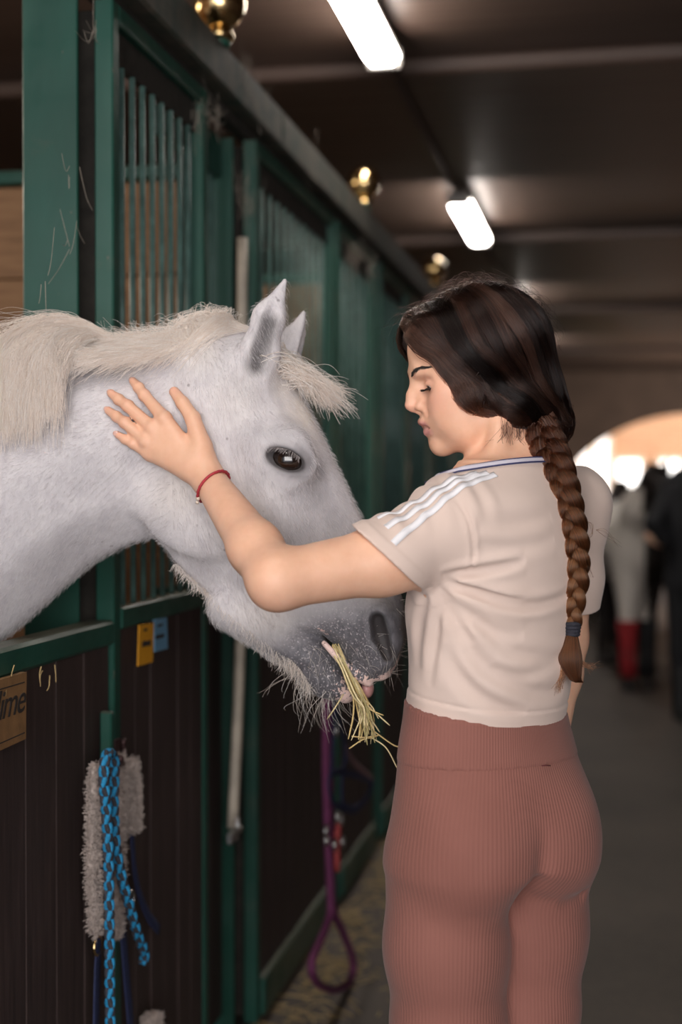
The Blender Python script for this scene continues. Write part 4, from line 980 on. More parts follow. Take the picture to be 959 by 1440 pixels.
def d_head(P):
    L = (P-HC0.astype(F32))@hA3.T; M_ = L.copy(); M_[:, 1] = np.abs(M_[:, 1]); c = lambda *a: np.array(a, F32)
    d = d_ell(L, c(-.006, 0, .028), (.1005, .074, .084))
    d = smin(d, d_ell(L, c(.036, 0, -.043), (.056, .058, .074)), .03)
    d = smin(d, d_chain(M_, [c(.078, .006, -.1035), c(.046, .040, -.098), c(.002, .052, -.076), c(-.004, .058, -.03)], [.0145, .0165, .018, .016], .01), .022)
    d = smin(d, d_ell(L, c(.034, 0, -.094), (.046, .042, .024)), .02)
    d = smin(d, d_ell(M_, c(.056, .045, -.026), (.025, .018, .018)), .022)
    d = smin(d, d_ell(M_, c(.052, .040, -.060), (.036, .020, .034)), .03)
    d = smin(d, d_chain(M_, [c(.0885, .0, .007), c(.085, .022, .009), c(.068, .046, .004)], [.0105, .0105, .010], .006), .014)
    d = smin(d, d_ell(L, c(.079, 0, -.066), (.0200, .033, .028)), .018)
    d = smin(d, d_ell(L, c(.0825, 0, -.1035), (.0150, .016, .0150)), .014)
    d = smax(d, -d_ell(M_, c(.094, .0315, -.012), (.0165, .0165, .0105)), .012)
    # nose
    n = d_chain(L, [c(.0935, 0, .000), c(.1045, 0, -.020), c(.1105, 0, -.0335)], [.0068, .0078, .0090], .006)
    n = smin(n, d_ell(M_, c(.0975, .0115, -.0400), (.0100, .0070, .0068)), .006)
    n = smin(n, d_cone(L, c(.1085, 0, -.0405), c(.0985, 0, -.0475), .0045, .0050), .005)
    n = smin(n, d_cone(M_, c(.093, .006, -.010), c(.092, .012, -.032), .006, .008), .010)
    n = smax(n, -d_cone(M_, c(.1030, .0065, -.0475), c(.0985, .0075, -.0420), .0030, .0022), .003)
    d = smin(d, n, .007)
    d = d+F32(.0022)*np.exp(-(d_poly(M_, [c(.0965, .020, -.0400), c(.0955, .0245, -.052)])/.0045)**2).astype(F32)    # alar crease
    d = d+F32(.0008)*np.exp(-(d_poly(M_, [c(.091, .024, -.050), c(.086, .031, -.066), c(.079, .032, -.080)])/.007)**2).astype(F32)
    # lips
    d = smin(d, d_chain(M_, [c(.1010, .0, -.0638), c(.1000, .006, -.0622), c(.0935, .0165, -.0672), c(.0840, .0250, -.0738)], [.0050, .0052, .0042, .0022], .003), .0045)
    d = smin(d, d_chain(M_, [c(.0968, .0, -.0795), c(.0915, .0140, -.0795), c(.0845, .0240, -.0752)], [.0064, .0052, .0024], .003), .005)
    d = smax(d, -d_chain(M_, [c(.1075, .0, -.0712), c(.0985, .0140, -.0728), c(.0865, .0245, -.0745)], [.0026, .0020, .0009], 0), .0022)
    # lids
    e0 = c(.0738, .0312, -.0140)
    d = smin(d, d_ell(M_, e0, (.0142, .0150, .0138)), .006)
    d = smax(d, -d_ell(M_, e0+c(.0122, -.0005, -.0034), (.0090, .0112, .0048)), .0016)
    d = d+F32(.0012)*np.exp(-(d_poly(M_, [c(.0865, .020, -.0055), c(.0865, .032, -.0035), c(.080, .042, -.0065)])/.0022)**2).astype(F32)
    # ears (under the hair)
    d = smin(d, d_ell(M_, c(-.008, .054, -.010), (.018, .008, .030)), .008)
    return d
def hair_sdf(P):
    L = (P-HC0.astype(F32))@hA3.T; M_ = L.copy(); M_[:, 1] = np.abs(M_[:, 1]); c = lambda *a: np.array(a, F32)
    d = d_ell(L, c(-.014, 0, .025), (.104, .085, .0925))
    d = smin(d, d_cone(M_, c(.066, .0, .074), c(.066, .034, .062), .0270, .025), .025)
    d = smin(d, d_chain(M_, [c(.064, .044, .058), c(.046, .058, .012), c(.034, .063, -.044), c(-.022, .052, -.080), c(-.078, .020, -.114)], [.0215, .0165, .0175, .026, .029], .012), .02)
    d = smin(d, d_chain(L, [c(-.050, .008, .010), c(-.066, .012, -.060), c(-.084, .016, -.120)], [.064, .046, .030], .02), .03)
    return d
NK0, NK1 = hf(-.030, .0, -.070), at(712, 672, 2.125).astype(F32)
def d_arm(P, a, b, c, r):
    m1 = (a*.55+b*.45).astype(F32); m2 = (b*.70+c*.30).astype(F32)
    return d_chain(P, [a, m1, b, m2, c], r, .02)
SZ = [1.02, 1.075, 1.12, 1.17, 1.22, 1.27, 1.32, 1.36, 1.395, 1.42, 1.445, 1.47]
SA = [.126, .131, .137, .142, .146, .150, .155, .156, .142, .110, .078, .06]
SB = [.094, .098, .103, .107, .110, .112, .110, .102, .090, .074, .064, .055]
SO = [-4, -3, 1, 5, 8, 11, 13, 14, 18, 21, 22, 22]
SF = [.002, .002, .001, 0, 0, 0, 0, 0, .002, .006, .010, .012]
SHIRT = LUT(SZ, np.stack([SA, SB, np.array(SO)/961.0, SF], 1))
armL = nrm(EL_L-SH_L); armR = nrm(EL_R-SH_R)
CUFL = at(556, 793, 1.96)                                    # a point of the left cuff plane
cnL = nrm(armL+np.array(RV)*.0+nrm(at(515, 752, 1.96)-at(597, 833, 1.955))*0)
cl_d = nrm(at(517, 757, 1.955)-at(598, 832, 1.955)); cnL = nrm(np.cross(cl_d, nrm(ray(556, 793)))); cnL = cnL if cnL@armL > 0 else -cnL
CUFR = SH_R+(EL_R-SH_R)*.74
fl = lambda v: np.asarray(v, F32)
def shirt0(P):
    N_ = Near(P); d = ring_d(P, SHIRT, 1.02, 1.455)
    for s in (1, -1): d = smin(d, d_ell(P, bf(.055*s, .022, 1.225), (.056, .056, .066), (BL, BF, ZV)), .05)
    for J in (SHT, SH_R): d = smin(d, d_cone(P, at(716, 690, 2.115).astype(F32), J+np.array([0, 0, .004], F32), .050, .056), .05)
    if N_(SH_L, .40):
        sl = d_chain(P, [SHT, (SH_L+armL*.11).astype(F32), (SH_L+armL*.30).astype(F32)], [.059, .0560, .0510], .02)
        d = smin(d, smax(sl, (P-fl(CUFL))@fl(cnL), .0015), .028)
    if N_(SH_R, .30): d = smin(d, d_chain(P, [SH_R, (SH_R+armR*.12).astype(F32), (SH_R+armR*.22).astype(F32)], [.058, .054, .053], .02), .035)
    return d
shc = lambda L, off=0.0: cast(shirt0, L, 1.6, 2.6, off, 2.15)
CREASE = []   # (polyline points, amplitude, width)
for L, A_, w_ in (([(621, 812), (650, 806), (690, 800), (738, 789)], .0042, .0065), ([(622, 818), (660, 832), (705, 847), (750, 852), (800, 838)], .0045, .0070), ([(622, 816), (648, 824), (690, 836), (740, 842)], .0030, .0055),
                  ([(619, 822), (628, 850), (640, 872), (668, 905)], .0035, .008), ([(626, 826), (650, 858), (690, 884), (735, 896)], .0028, .009), ([(618, 826), (617, 868), (611, 915), (604, 965)], .0026, .007),
                  ([(640, 885), (672, 930), (712, 960), (764, 976), (792, 970)], .0034, .010), ([(628, 905), (650, 955), (690, 988), (740, 1000)], .0028, .010), ([(668, 875), (720, 915), (775, 925), (806, 915)], .0026, .009),
                  ([(672, 765), (720, 770), (780, 758)], .0018, .010), ([(668, 735), (720, 737), (775, 728)], .0014, .011), ([(690, 940), (735, 948), (790, 930)], .002, .009), ([(598, 835), (590, 880), (588, 940)], .0022, .009),
                  ([(641, 700), (655, 722), (664, 750), (666, 785), (655, 806)], .0016, .0030)):
    pp = shc(L); CREASE.append((smooth_path(pp, 10).astype(F32), F32(A_*1.55), F32(w_), pp.mean(0), float(np.linalg.norm(pp-pp.mean(0), axis=1).max())))
e1L = nrm(-ray(560, 760)-armL*(-ray(560, 760)@armL)); e2L = np.cross(armL, e1L); e2L = e2L if e2L[2] > 0 else -e2L
def d_poly_s(P, pts):
    d = np.full(len(P), 9., F32); s = np.zeros(len(P), F32); n = len(pts)-1
    for i in range(n):
        a = pts[i]; ba = pts[i+1]-a; q = P-a; t = np.clip(q@ba/(ba@ba+F32(1e-12)), 0, 1); q = q-t[:, None]*ba; e = np.einsum('ij,ij->i', q, q); m = e < d; d = np.where(m, e, d); s = np.where(m, (i+t)/n, s)
    return np.sqrt(d), s
def shirt1(P):
    N_ = Near(P); d = shirt0(P)
    for pl, A_, w_, c, R in CREASE:
        if N_(c, R+.05):
            t, s_ = d_poly_s(P, pl); A = A_*np.sqrt(np.clip(np.sin(s_*math.pi), 0, 1)); d = d+A*(np.exp(-(t/w_)**2)-F32(.55)*np.exp(-((t-2.0*w_)/(1.1*w_))**2))
    if N_(SH_L, .25):      # gathered ripples along the raised shoulder
        q = P-SH_L; t = q@armL.astype(F32); up = q@e2L.astype(F32); m = np.clip((up-.015)/.04, 0, 1)*np.clip((t+.05)/.04, 0, 1)*np.clip((.15-t)/.05, 0, 1)
        d = d-(.0022*np.sin(t*2*math.pi/.034+(q@e1L.astype(F32))*26)*m).astype(F32)
    d = d+F32(.0012)*np.sin(P[:, 2]*61+P[:, 0]*37)*np.sin(P[:, 0]*53-P[:, 1]*41+P[:, 2]*23)
    return d
NKP, NKN = at(714, 662, 2.105), nrm(ZV+BF*.22)
lz = lambda P: d_hips(P)-F32(.0045)
def woman_sdf(P):
    N_ = Near(P); hips = N_(bf(0, 0, .5), .68); d = ring_d(P, TORSO, .95, 1.44)
    if hips: dh = d_hips(P); d = smin(d, dh, .02); d = np.where(P[:, 2] < 1.09, np.maximum(d, dh+F32(.0005)), d)
    if N_(bf(0, 0, 1.25), .45):
        for s in (1, -1): d = smin(d, d_ell(P, bf(.055*s, .03, 1.235), (.046, .042, .046), (BL, BF, ZV)), .03)
        for s, J in ((1, SHT), (-1, SH_R)):
            d = smin(d, d_cone(P, at(714, 690, 2.115).astype(F32), J+np.array([0, 0, .002], F32), .045, .050), .05)
    for J, E, W_, r in ((SH_L, EL_L, WR_L, [.051, .0455, .0385, .0355, .0240]), (SH_R, EL_R, WR_R, [.050, .042, .036, .034, .024])):
        if N_((E+J)/2, .34) or N_((E+W_)/2, .34):
            d = smin(d, d_arm(P, J, E, W_, r), .035 if J is SH_L else .03)
    if N_(HC0, .34):
        d = smin(d, d_cone(P, NK0, NK1, .051, .056), .03)
        d = smin(d, d_head(P), .016)
        L = (P-HC0.astype(F32))@hA3.T; m = (L[:, 0] < .045) & (L[:, 2] > -.05)
        if m.any(): d = np.where(m, np.maximum(d, hair_sdf(P)+F32(.0065)), d)
        d = smin(d, d_cone(P, hf(-.02, .055, -.06), at(690, 672, 2.055).astype(F32), .012, .012), .022)     # neck muscle
    if N_(HAND['middle'][1], .26): d = smin(d, d_hand(P), .012)
    if N_(WR_R, .28):       # right hand: relaxed, beside the thigh
        dn_ = nrm(np.array(BF)*.35-ZV).astype(F32); k = WR_R+dn_*F32(.075); d = smin(d, d_cone(P, WR_R, k, .024, .030, fBL, .6), .015)
        for i, (o, L_) in enumerate(((-.026, .07), (-.009, .08), (.009, .076), (.026, .06))):
            a = k+fBF*F32(o); d = smin(d, d_chain(P, [a, a+dn_*F32(L_*.5)-fBL*F32(-.006), a+dn_*F32(L_)+fBL*F32(.02)], [.0092, .008, .006], 0), .006)
        a = WR_R+dn_*F32(.03)+fBF*F32(.03); d = smin(d, d_chain(P, [WR_R, a, a+dn_*F32(.05)+fBF*F32(.008)], [.015, .012, .007], 0), .01)
    if N_(bf(0, 0, 1.25), .48):          # the body stays inside the shirt
        oa = ((P-fl(CUFL))@fl(cnL) > -.006) & (d_cone(P, fl(SH_L+armL*.08), EL_L, .085, .085) < 0); ob = ((P-fl(CUFR))@fl(armR) > -.006) & (d_cone(P, SH_R, EL_R, .065, .055) < 0)
        m = ~oa & ~ob & ((P-fl(NKP))@fl(NKN) < -.004) & (P[:, 2] > F32(1.079)+F32(.16)*((P-BC.astype(F32))@fBF)) & (d_cone(P, EL_R, WR_R, .06, .05) > 0) & ((P-BC.astype(F32))@RV.astype(F32) > -.165)
        if m.any(): d = np.where(m, np.maximum(d, shirt1(P)+F32(.0045)), d)
    for s in (1, -1):
        if N_(hb(.084*s, .04, .05), .25): d = smin(d, d_chain(P, [hb(.084*s, -.03, .04), hb(.088*s, .06, .04), hb(.09*s, .15, .025)], [.034, .036, .024], .02), .02)
    return d
wlo = np.minimum.reduce([bf(l, f, 0) for l in (-.40, .40) for f in (-.3, .32)]+[at(130, 900, 2.3), at(130, 900, 1.85), at(900, 900, 2.4), at(900, 900, 1.8)]); whi = np.maximum.reduce([bf(l, f, 0) for l in (-.40, .40) for f in (-.3, .32)]+[at(130, 900, 2.3), at(130, 900, 1.85), at(900, 900, 2.4), at(900, 900, 1.8)])
wlo[2] = -.004; whi[2] = 1.75
WV, WQ = mesh_sdf(woman_sdf, wlo, whi, .0029, slack=1.15); WV = relax(woman_sdf, WV)
_h = horse_parts(WV[WV[:, 0] < -.3].astype(F32)); print('WOMAN', len(WV), 'deepest into horse', _h.min(), (_h < -.004).sum())
wl_ = (WV-HC0)@np.stack([HF, HL, HU]).T; wm = wl_.copy(); wm[:, 1] = np.abs(wm[:, 1]); wm = wm.astype(F32)
nearh = (np.abs(wl_) < .16).all(1)
lip = np.zeros(len(WV)); blush = np.zeros(len(WV)); dark = np.zeros(len(WV)); C3 = lambda *a: np.array(a, F32)
q = wm[nearh]
u_ = d_poly(q, [C3(.1030, .0, -.0650), C3(.1030, .006, -.0640), C3(.0965, .0165, -.0690), C3(.0850, .0250, -.0755)]); lo2 = d_poly(q, [C3(.1015, .0, -.0785), C3(.0955, .0140, -.0790), C3(.0855, .0240, -.0765)])
lip[nearh] = np.clip(1.7-np.minimum(u_/.0042, lo2/.0052), 0, 1)
blush[nearh] = np.exp(-(((q-C3(.080, .045, -.035))/.026)**2).sum(1))+.8*np.exp(-(((q-C3(.113, 0, -.036))/.014)**2).sum(1))+.5*np.exp(-(((q-C3(.082, .034, -.004))/.012)**2).sum(1))
dark[nearh] = np.clip(1.3-d_poly(q, [C3(.0995, .0, -.0715), C3(.093, .0140, -.0730), C3(.0855, .0240, -.0757)])/.0026, 0, 1)*.85
for k in HAND:
    blush += .7*np.exp(-((WV-HAND[k][3])**2).sum(1)/.013**2)+.45*np.exp(-((WV-HAND[k][1])**2).sum(1)/.010**2)+.35*np.exp(-((WV-HAND[k][0])**2).sum(1)/.012**2)
blush += .7*np.exp(-((WV-THUMB[3])**2).sum(1)/.013**2)+.35*np.exp(-((WV-EL_L-np.array([-.0, 0, -.03]))**2).sum(1)/.04**2)
def skin_mat():
    m = M('skin'); v = m.noise(m.pos(), 60, 4); f = m.noise(m.pos(), 500, 2)
    c = m.ramp(v, [(.3, (.74, .43, .29)), (.7, (.79, .48, .335))])
    c = m.mix(m.math('MULTIPLY', m.attr('blush'), .55), c, (.76, .36, .27)); c = m.mix(m.attr('lip'), c, (.60, .27, .24)); c = m.mix(m.attr('shade'), c, (.10, .03, .03))
    m.p(Base_Color=c, Roughness=.46, Subsurface_Weight=.22, Subsurface_Radius=(.012, .005, .003), Subsurface_Scale=.35, Specular_IOR_Level=.4)
    return m.bump(f, .08, .001).m
MSKIN = skin_mat()
person = thing('person', BC, 'woman with a long braid in cream tee and brown leggings stroking the white horse', 'person')
wbody = mesh_obj('body', WV, WQ, MSKIN, person, attrs=dict(lip=lip, blush=np.clip(blush, 0, 1), shade=dark))
# eyes, lashes, brow
def eye_mat():
    m = M('eye'); a = m.attr('iris')
    return m.p(Base_Color=m.ramp(a, [(0, (.62, .57, .54)), (.48, (.60, .55, .52)), (.54, (.045, .022, .012)), (.80, (.07, .035, .018)), (.86, (.004, .003, .003))]), Roughness=.08, Coat_Weight=.6).m
ME_ = eye_mat(); MLASH = plain('dark_lash', (.012, .008, .007), .6)
gaze = nrm(HF*.93-HU*.34+HL*.1)
for s in (1, -1):
    c = hf(.0738, .0312*s, -.0140); v, f = ico(c, .01255, 4); n_ = (v-c)/.01255
    a = np.clip(1-np.arccos(np.clip(n_@gaze, -1, 1))/1.05, 0, 1); mesh_obj('eye', v, f, ME_, person, attrs=dict(iris=a))
    cv = []
    for _ in range(110):
        u = rng.uniform(-1, 1); b = hf(.0738+.0140-.0046*u*u, (.0312+.0125*u)*s, -.0163-.0014*u*u); t = hf(.0738+.0225-.004*u*u+rng.normal(0, .001), (.0312+.0165*u)*s, -.0175+.0005*abs(u)+rng.normal(0, .0007)); mid = (b+t)/2-(HU*.0016); cv.append(np.stack([b, mid, t]))
    hair('eyelashes', cv, MLASH, person, .00042, .00012)
    cv = []
    for _ in range(240):
        u = rng.uniform(0, 1); l = .009+.040*u; uu = .0075+.0065*min(1, u*1.7)-.007*max(0, u-.6)+rng.normal(0, .0013)*(1-.55*u)
        b = project(d_head_w := (lambda P: d_head(P)), [hf(.096-.55*l*l/.05, l*s, uu)], 2)[0] if False else hf(.0985-8.5*l*l, l*s, uu)
        cv.append(np.stack([b, b+HL*s*.0032+HU*.0022+HF*.0004, b+HL*s*.0072+HU*.0016-HF*.0012]))
    cv = np.array(cv); sh = cv.shape; pp = project(woman_sdf, cv.reshape(-1, 3), 3, .0004).reshape(sh); hair('eyebrow', pp, MLASH, person, .00034, .00014)
# finger nails
MNAIL = plain('nail', (.66, .40, .34), .25)
for m in list(HAND.values())+[THUMB]:
    tdir = nrm(m[3]-m[2]); nn_ = nrm(-ray(*ipx(m[3])[0])); nn_ = nrm(nn_-tdir*(nn_@tdir)); rr_ = .0062
    v, f = ico(m[3]+tdir*.0008+nn_*(rr_*.62), 1.0, 3); v = (v-(m[3]+tdir*.0008+nn_*(rr_*.62))); sd = np.cross(tdir, nn_); v = (m[3]+tdir*.001+nn_*(rr_*.66))+np.outer(v[:, 0]*.0052, tdir)+np.outer(v[:, 1]*.0042, sd)+np.outer(v[:, 2]*.0012, nn_); mesh_obj('nail', v, f, MNAIL, person)
# bracelet
MRED = plain('red_cord', (.42, .035, .05), .7, var=.2, scale=400, bump=.4)
ax_ = nrm(WR_L-EL_L); bc = WR_L*.92+EL_L*.08; e1 = nrm(np.cross(ax_, -ray(290, 680))); e2 = np.cross(ax_, e1)
rp = [bc+ax_*(.012*math.cos(q_-1.0))+.033*(math.cos(q_)*e1+math.sin(q_)*e2) for q_ in np.linspace(0, 2*math.pi, 64)]
rp = project(woman_sdf, np.array(rp), 4, .0022); v, f = tube(rp+.0005*np.sin(np.arange(64)*2.1)[:, None], .0021, 8, cap=False); br = mesh_obj('bracelet', v, f, MRED, person)
kp = cast(woman_sdf, [(283, 699)], 1.7, 2.4, dflt=2.0)[0]; i_ = int(np.argmin(((ipx(rp)-np.array((280, 698)))**2).sum(1))); kp = rp[i_]
v, f = merge([ico(kp+ZV*-.002, .0036, 2), ico(kp-ZV*.008-RV*.001, .0028, 2)]); mesh_obj('bead', v, f, plain('pale_bead', (.6, .5, .42), .3), br)

# ------------------------------------------------------------------ leggings
def under(P, d):        # where the shirt covers it, the waistband stays inside
    m = P[:, 2] > F32(1.085)+F32(.16)*((P-BC.astype(F32))@fBF)
    return np.where(m, np.maximum(d, shirt1(P)+F32(.0035)), d) if m.any() else d
def leg_sdf(P): return smax(smax(under(P, lz(P)), P[:, 2]-F32(1.125), .002), F32(.115)-P[:, 2], .002)
def rib_of(V):
    q = V-BC; l = q@HBL; f = q@HBF; s = np.sign(l); s[s == 0] = 1; c = .070
    a = np.arctan2(l, -f-.0)*.135; b = s*(np.arctan2((l*s-c), -f)*.085+.085); t = np.clip((V[:, 2]-.72)/.16, 0, 1); t = t*t*(3-2*t)
    return a*t+b*(1-t)
zb = CAMH-(1078-690)*2.0/FPX
def cloth_seam(P, z0): return np.abs(P[:, 2]-z0)
LVs, LQ = mesh_sdf(leg_sdf, [*(np.array(wlo)[:2]), .10], [*(np.array(whi)[:2]), 1.14], .0042, slack=1.15); LVs = relax(leg_sdf, LVs)
keep = (LVs[LQ][:, :, 2].mean(1) < 1.120); LQ = LQ[keep]
def leg_mat():
    m = M('ribbed_brown_knit'); r = m.math('SINE', m.math('MULTIPLY', m.attr('rib'), 2*math.pi/.0056)); fine = m.noise(m.pos(), 600, 2); v = m.noise(m.pos(), 8, 3)
    c = m.ramp(v, [(.3, (.225, .086, .066)), (.7, (.255, .100, .078))])
    c = m.mix(m.math('MULTIPLY', m.math('ADD', m.math('MULTIPLY', r, .5), .5), .09), c, (.12, .055, .042))
    m.p(Base_Color=c, Roughness=.85, Sheen_Weight=.12, Sheen_Roughness=.5); return m.bump(m.math('ADD', r, m.math('MULTIPLY', fine, .4)), .22, .0012).m
MLEG = leg_mat()
legs = mesh_obj('leggings', LVs, LQ, MLEG, person, attrs=dict(rib=rib_of(LVs)))
# waistband: a proud band with its own finer ribs and a seam along the lower edge
wb_sdf = lambda P: smax(smax(under(P, lz(P)-F32(.0016)), P[:, 2]-F32(1.128), .001), F32(zb)-P[:, 2], .0012)
v_, q_ = mesh_sdf(wb_sdf, [*(np.array(wlo)[:2]), zb-.02], [*(np.array(whi)[:2]), 1.145], .0034, slack=1.15); keep = (v_[q_][:, :, 2].mean(1) < 1.123) & (v_[q_][:, :, 2].mean(1) > zb+.0004)
mesh_obj('waistband', v_, q_[keep], MLEG, legs, attrs=dict(rib=rib_of(v_)*1.15))
p_ = cast(lz, [(762, 1077), (768, 1076.3), (774, 1076.8)], 1.6, 2.5, .003); v, f = tube(p_, .0007, 5); mesh_obj('stitched_tag', v, f, plain('dark_red_thread', (.09, .015, .02), .8), legs)
# shoes
MSHOE = plain('black_boot', (.02, .017, .016), .5)
for s in (1, -1):
    sh_ = lambda P: np.minimum(smax(d_chain(P, [hb(.084*s, -.028, .045), hb(.088*s, .06, .042), hb(.092*s, .165, .03)], [.042, .043, .031], .02), -P[:, 2]+F32(.004), .004), d_cone(P, hb(.084*s, -.02, .06), hb(.084*s, -.02, .16), .043, .047))
    c = hb(.085*s, .05, 0); v, q_ = mesh_sdf(sh_, [c[0]-.2, c[1]-.2, -.01], [c[0]+.2, c[1]+.2, .23], .007, slack=1.2); mesh_obj('boot', v, q_, MSHOE, person)

# ------------------------------------------------------------------ T-shirt
def shirt_sdf(P):
    d = shirt1(P); N_ = Near(P)
    # doubled hem band
    d = d-F32(.0014)*np.clip((1.102+.16*((P-BC.astype(F32))@fBF)-P[:, 2])/.002, 0, 1).astype(F32)
    ca = (P-fl(CUFL))@fl(cnL); arm = d_cone(P, fl(SH_L+armL*.06), fl(SH_L+armL*.4), .076, .076)
    d = d-F32(.0013)*np.clip((ca+.017)/.002, 0, 1)*(arm < 0)
    d = d+F32(.0014)*np.exp(-((P[:, 2]-(1.1035+.16*((P-BC.astype(F32))@fBF)))/.0022)**2).astype(F32)
    cb = (P-fl(CUFR))@fl(armR); armr = d_cone(P, fl(SH_R+armR*.1), fl(SH_R+armR*.5), .075, .075); d = np.where(armr < 0, smax(d, cb, .0015), d)
    d = smax(d, d_cone(P, fl(NKP-NKN*.0), fl(NKP+NKN*.12), .0, .0)*0+((P-fl(NKP))@fl(NKN)), .002)
    return d
slo = np.minimum.reduce([wlo, wlo]).copy(); shi = whi.copy(); slo[2] = 1.03; shi[2] = 1.50; a_ = at(480, 760, 1.85); slo[0] = a_[0]-.03
SV, SQ = mesh_sdf(shirt_sdf, slo, shi, .0027, slack=1.25)
hemf = SV[SQ].mean(1); cutm = ((np.abs((hemf-CUFL)@cnL) < .0008) & (d_cone(hemf.astype(F32), fl(SH_L+armL*.06), fl(SH_L+armL*.4), .076, .076) < 0) & (shirt1(hemf.astype(F32)) < -.003))
SQ = SQ[~cutm]
bm = bmesh.new(); vv = [bm.verts.new(p) for p in SV]
for q in SQ.tolist(): bm.faces.new([vv[i] for i in q])
bmesh.ops.bisect_plane(bm, geom=bm.verts[:]+bm.edges[:]+bm.faces[:], plane_co=tuple(BC+ZV*1.081), plane_no=tuple(nrm(ZV-.16*BF)), clear_inner=True)
bmesh.ops.triangulate(bm, faces=bm.faces); bm.verts.index_update()
SV = np.array([v.co[:] for v in bm.verts]); SQ = np.array([[v.index for v in f.verts] for f in bm.faces], dtype=np.int32); bm.free()
def shirt_mat():
    m = M('cream_jersey'); f = m.noise(m.pos(), 900, 2); v = m.noise(m.pos(), 12, 3)
    m.p(Base_Color=m.ramp(v, [(.3, (.640, .505, .440)), (.7, (.680, .545, .480))]), Roughness=.9, Sheen_Weight=.2); return m.bump(f, .15, .0008).m
MSHIRT = shirt_mat(); MWHITE = plain('white_tape', (.80, .79, .82), .75, var=.04); MNAVY2 = plain('navy_line', (.03, .035, .11), .8); MLAV = plain('pale_lilac_rib', (.56, .53, .60), .85, var=.05)
shirt = mesh_obj('t_shirt', SV, SQ, MSHIRT, person)
# three white tapes over the shoulder and sleeve
tc_ = ((CUFL-SH_L)@cnL)/(armL@cnL)
for th, (kx, ky) in ((20, (697, 664)), (47, (686, 661)), (74, (672, 662))):
    a = math.radians(th); C0_ = SH_L+armL*(tc_+.012)+.055*(math.cos(a)*e1L+math.sin(a)*e2L); K0_ = cast(shirt0, [(kx, ky+3)], 1.7, 2.4, 0, 2.08)[0]
    t = np.linspace(0, 1, 70)[:, None]; L = C0_*(1-t)+K0_*t+.022*np.sin(math.pi*t)*(.5*e1L+.85*ZV)
    L = project(shirt1, L, 6, .0012); L = smooth_path(L[::3], 90); tg = np.gradient(L, axis=0); nn_ = sdf_grad(shirt1, L); sd = np.cross(tg, nn_); sd /= np.linalg.norm(sd, axis=1)[:, None]
    R = np.stack([project(shirt1, L+sd*wd, 3, .0013) for wd in (-.0052, 0, .0052)])
    ok = (((R[1]-CUFL)@cnL) < -.0005) & (((R-NKP)@NKN).max(0) < -.002); R = R[:, ok]; n_ = R.shape[1]
    V = np.concatenate(R); F = [(j*n_+i, j*n_+i+1, (j+1)*n_+i+1, (j+1)*n_+i) for j in range(2) for i in range(n_-1)]
    o = mesh_obj('white_stripe', V, F, MWHITE, shirt); md = o.modifiers.new('s', 'SOLIDIFY'); md.thickness = .0006; md.offset = 0
# rib collar with navy lines
def collar_ring(r_off, rad, mat, name, up):
    P = []
    e1 = nrm(np.cross(NKN, RV)); e2 = np.cross(NKN, e1)
    for q_ in np.linspace(0, 2*math.pi, 72): P.append(NKP+NKN*up+.075*(math.cos(q_)*e1+math.sin(q_)*e2))
    P = np.array(P)
    for _ in range(6):      # settle onto the shirt within the collar plane
        d = shirt1(P.astype(F32))-r_off; g = sdf_grad(shirt1, P); g = g-np.outer(g@NKN, NKN); P = P-(d/np.maximum((g*g).sum(1), .1))[:, None]*g*.8
    v, f = tube(P, rad, 8, cap=False, flat=(NKN, 1.0)); return mesh_obj(name, v, f, mat, shirt)
collar_ring(-.001, .0052, MLAV, 'collar', -.001); collar_ring(.0030, .0013, MNAVY2, 'collar_line', .0035); collar_ring(.0040, .0012, MNAVY2, 'collar_line', -.0035)

# ------------------------------------------------------------------ hair and braid
hlo, hhi = HC0-.2, HC0+.2
def gp(f, l, u): return hf(f, l, u).astype(float)
MHAIR = hairP('dark_brown_hair', [(0, (.004, .002, .0016)), (.5, (.018, .008, .006)), (1, (.085, .040, .028))], .22, .5, True); MBRAID = hairP('auburn_hair', [(0, (.035, .011, .005)), (.5, (.105, .032, .013)), (1, (.26, .085, .034))], .24)
MBRAIDT = hairP('braided_hair', [(0, (.020, .007, .004)), (.45, (.095, .029, .012)), (1, (.27, .09, .036))], .24, .5, True)
MCORE = plain('hair_core', (.018, .009, .007), .7); MCOREB = plain('braid_core', (.050, .020, .011), .7)
v_, q_ = mesh_sdf(lambda P: hair_sdf(P)+F32(.004), hlo, hhi, .004, slack=1.2)
hcap = mesh_obj('hair', v_, q_, MCORE, person)
G = np.array([[(.088, 0, .084), (.087, .034, .066), (.062, .060, .022), (.046, .067, -.024), (.032, .070, -.062), (-.025, .060, -.094), (-.080, .026, -.122)],
              [(.060, 0, .106), (.064, .052, .082), (.050, .078, .020), (.028, .080, -.030), (-.004, .076, -.072), (-.050, .054, -.104), (-.084, .026, -.124)],
              [(.02, 0, .120), (.015, .06, .10), (.004, .086, .030), (-.024, .086, -.020), (-.048, .072, -.066), (-.070, .048, -.100), (-.086, .022, -.124)],
              [(-.03, 0, .118), (-.05, .055, .090), (-.066, .074, .030), (-.080, .068, -.020), (-.088, .055, -.062), (-.090, .038, -.096), (-.088, .018, -.126)],
              [(-.08, 0, .088), (-.100, .030, .055), (-.112, .028, .0), (-.112, .026, -.040), (-.106, .022, -.075), (-.098, .018, -.102), (-.090, .014, -.126)]])
HB3 = np.stack([HF, HL, HU])
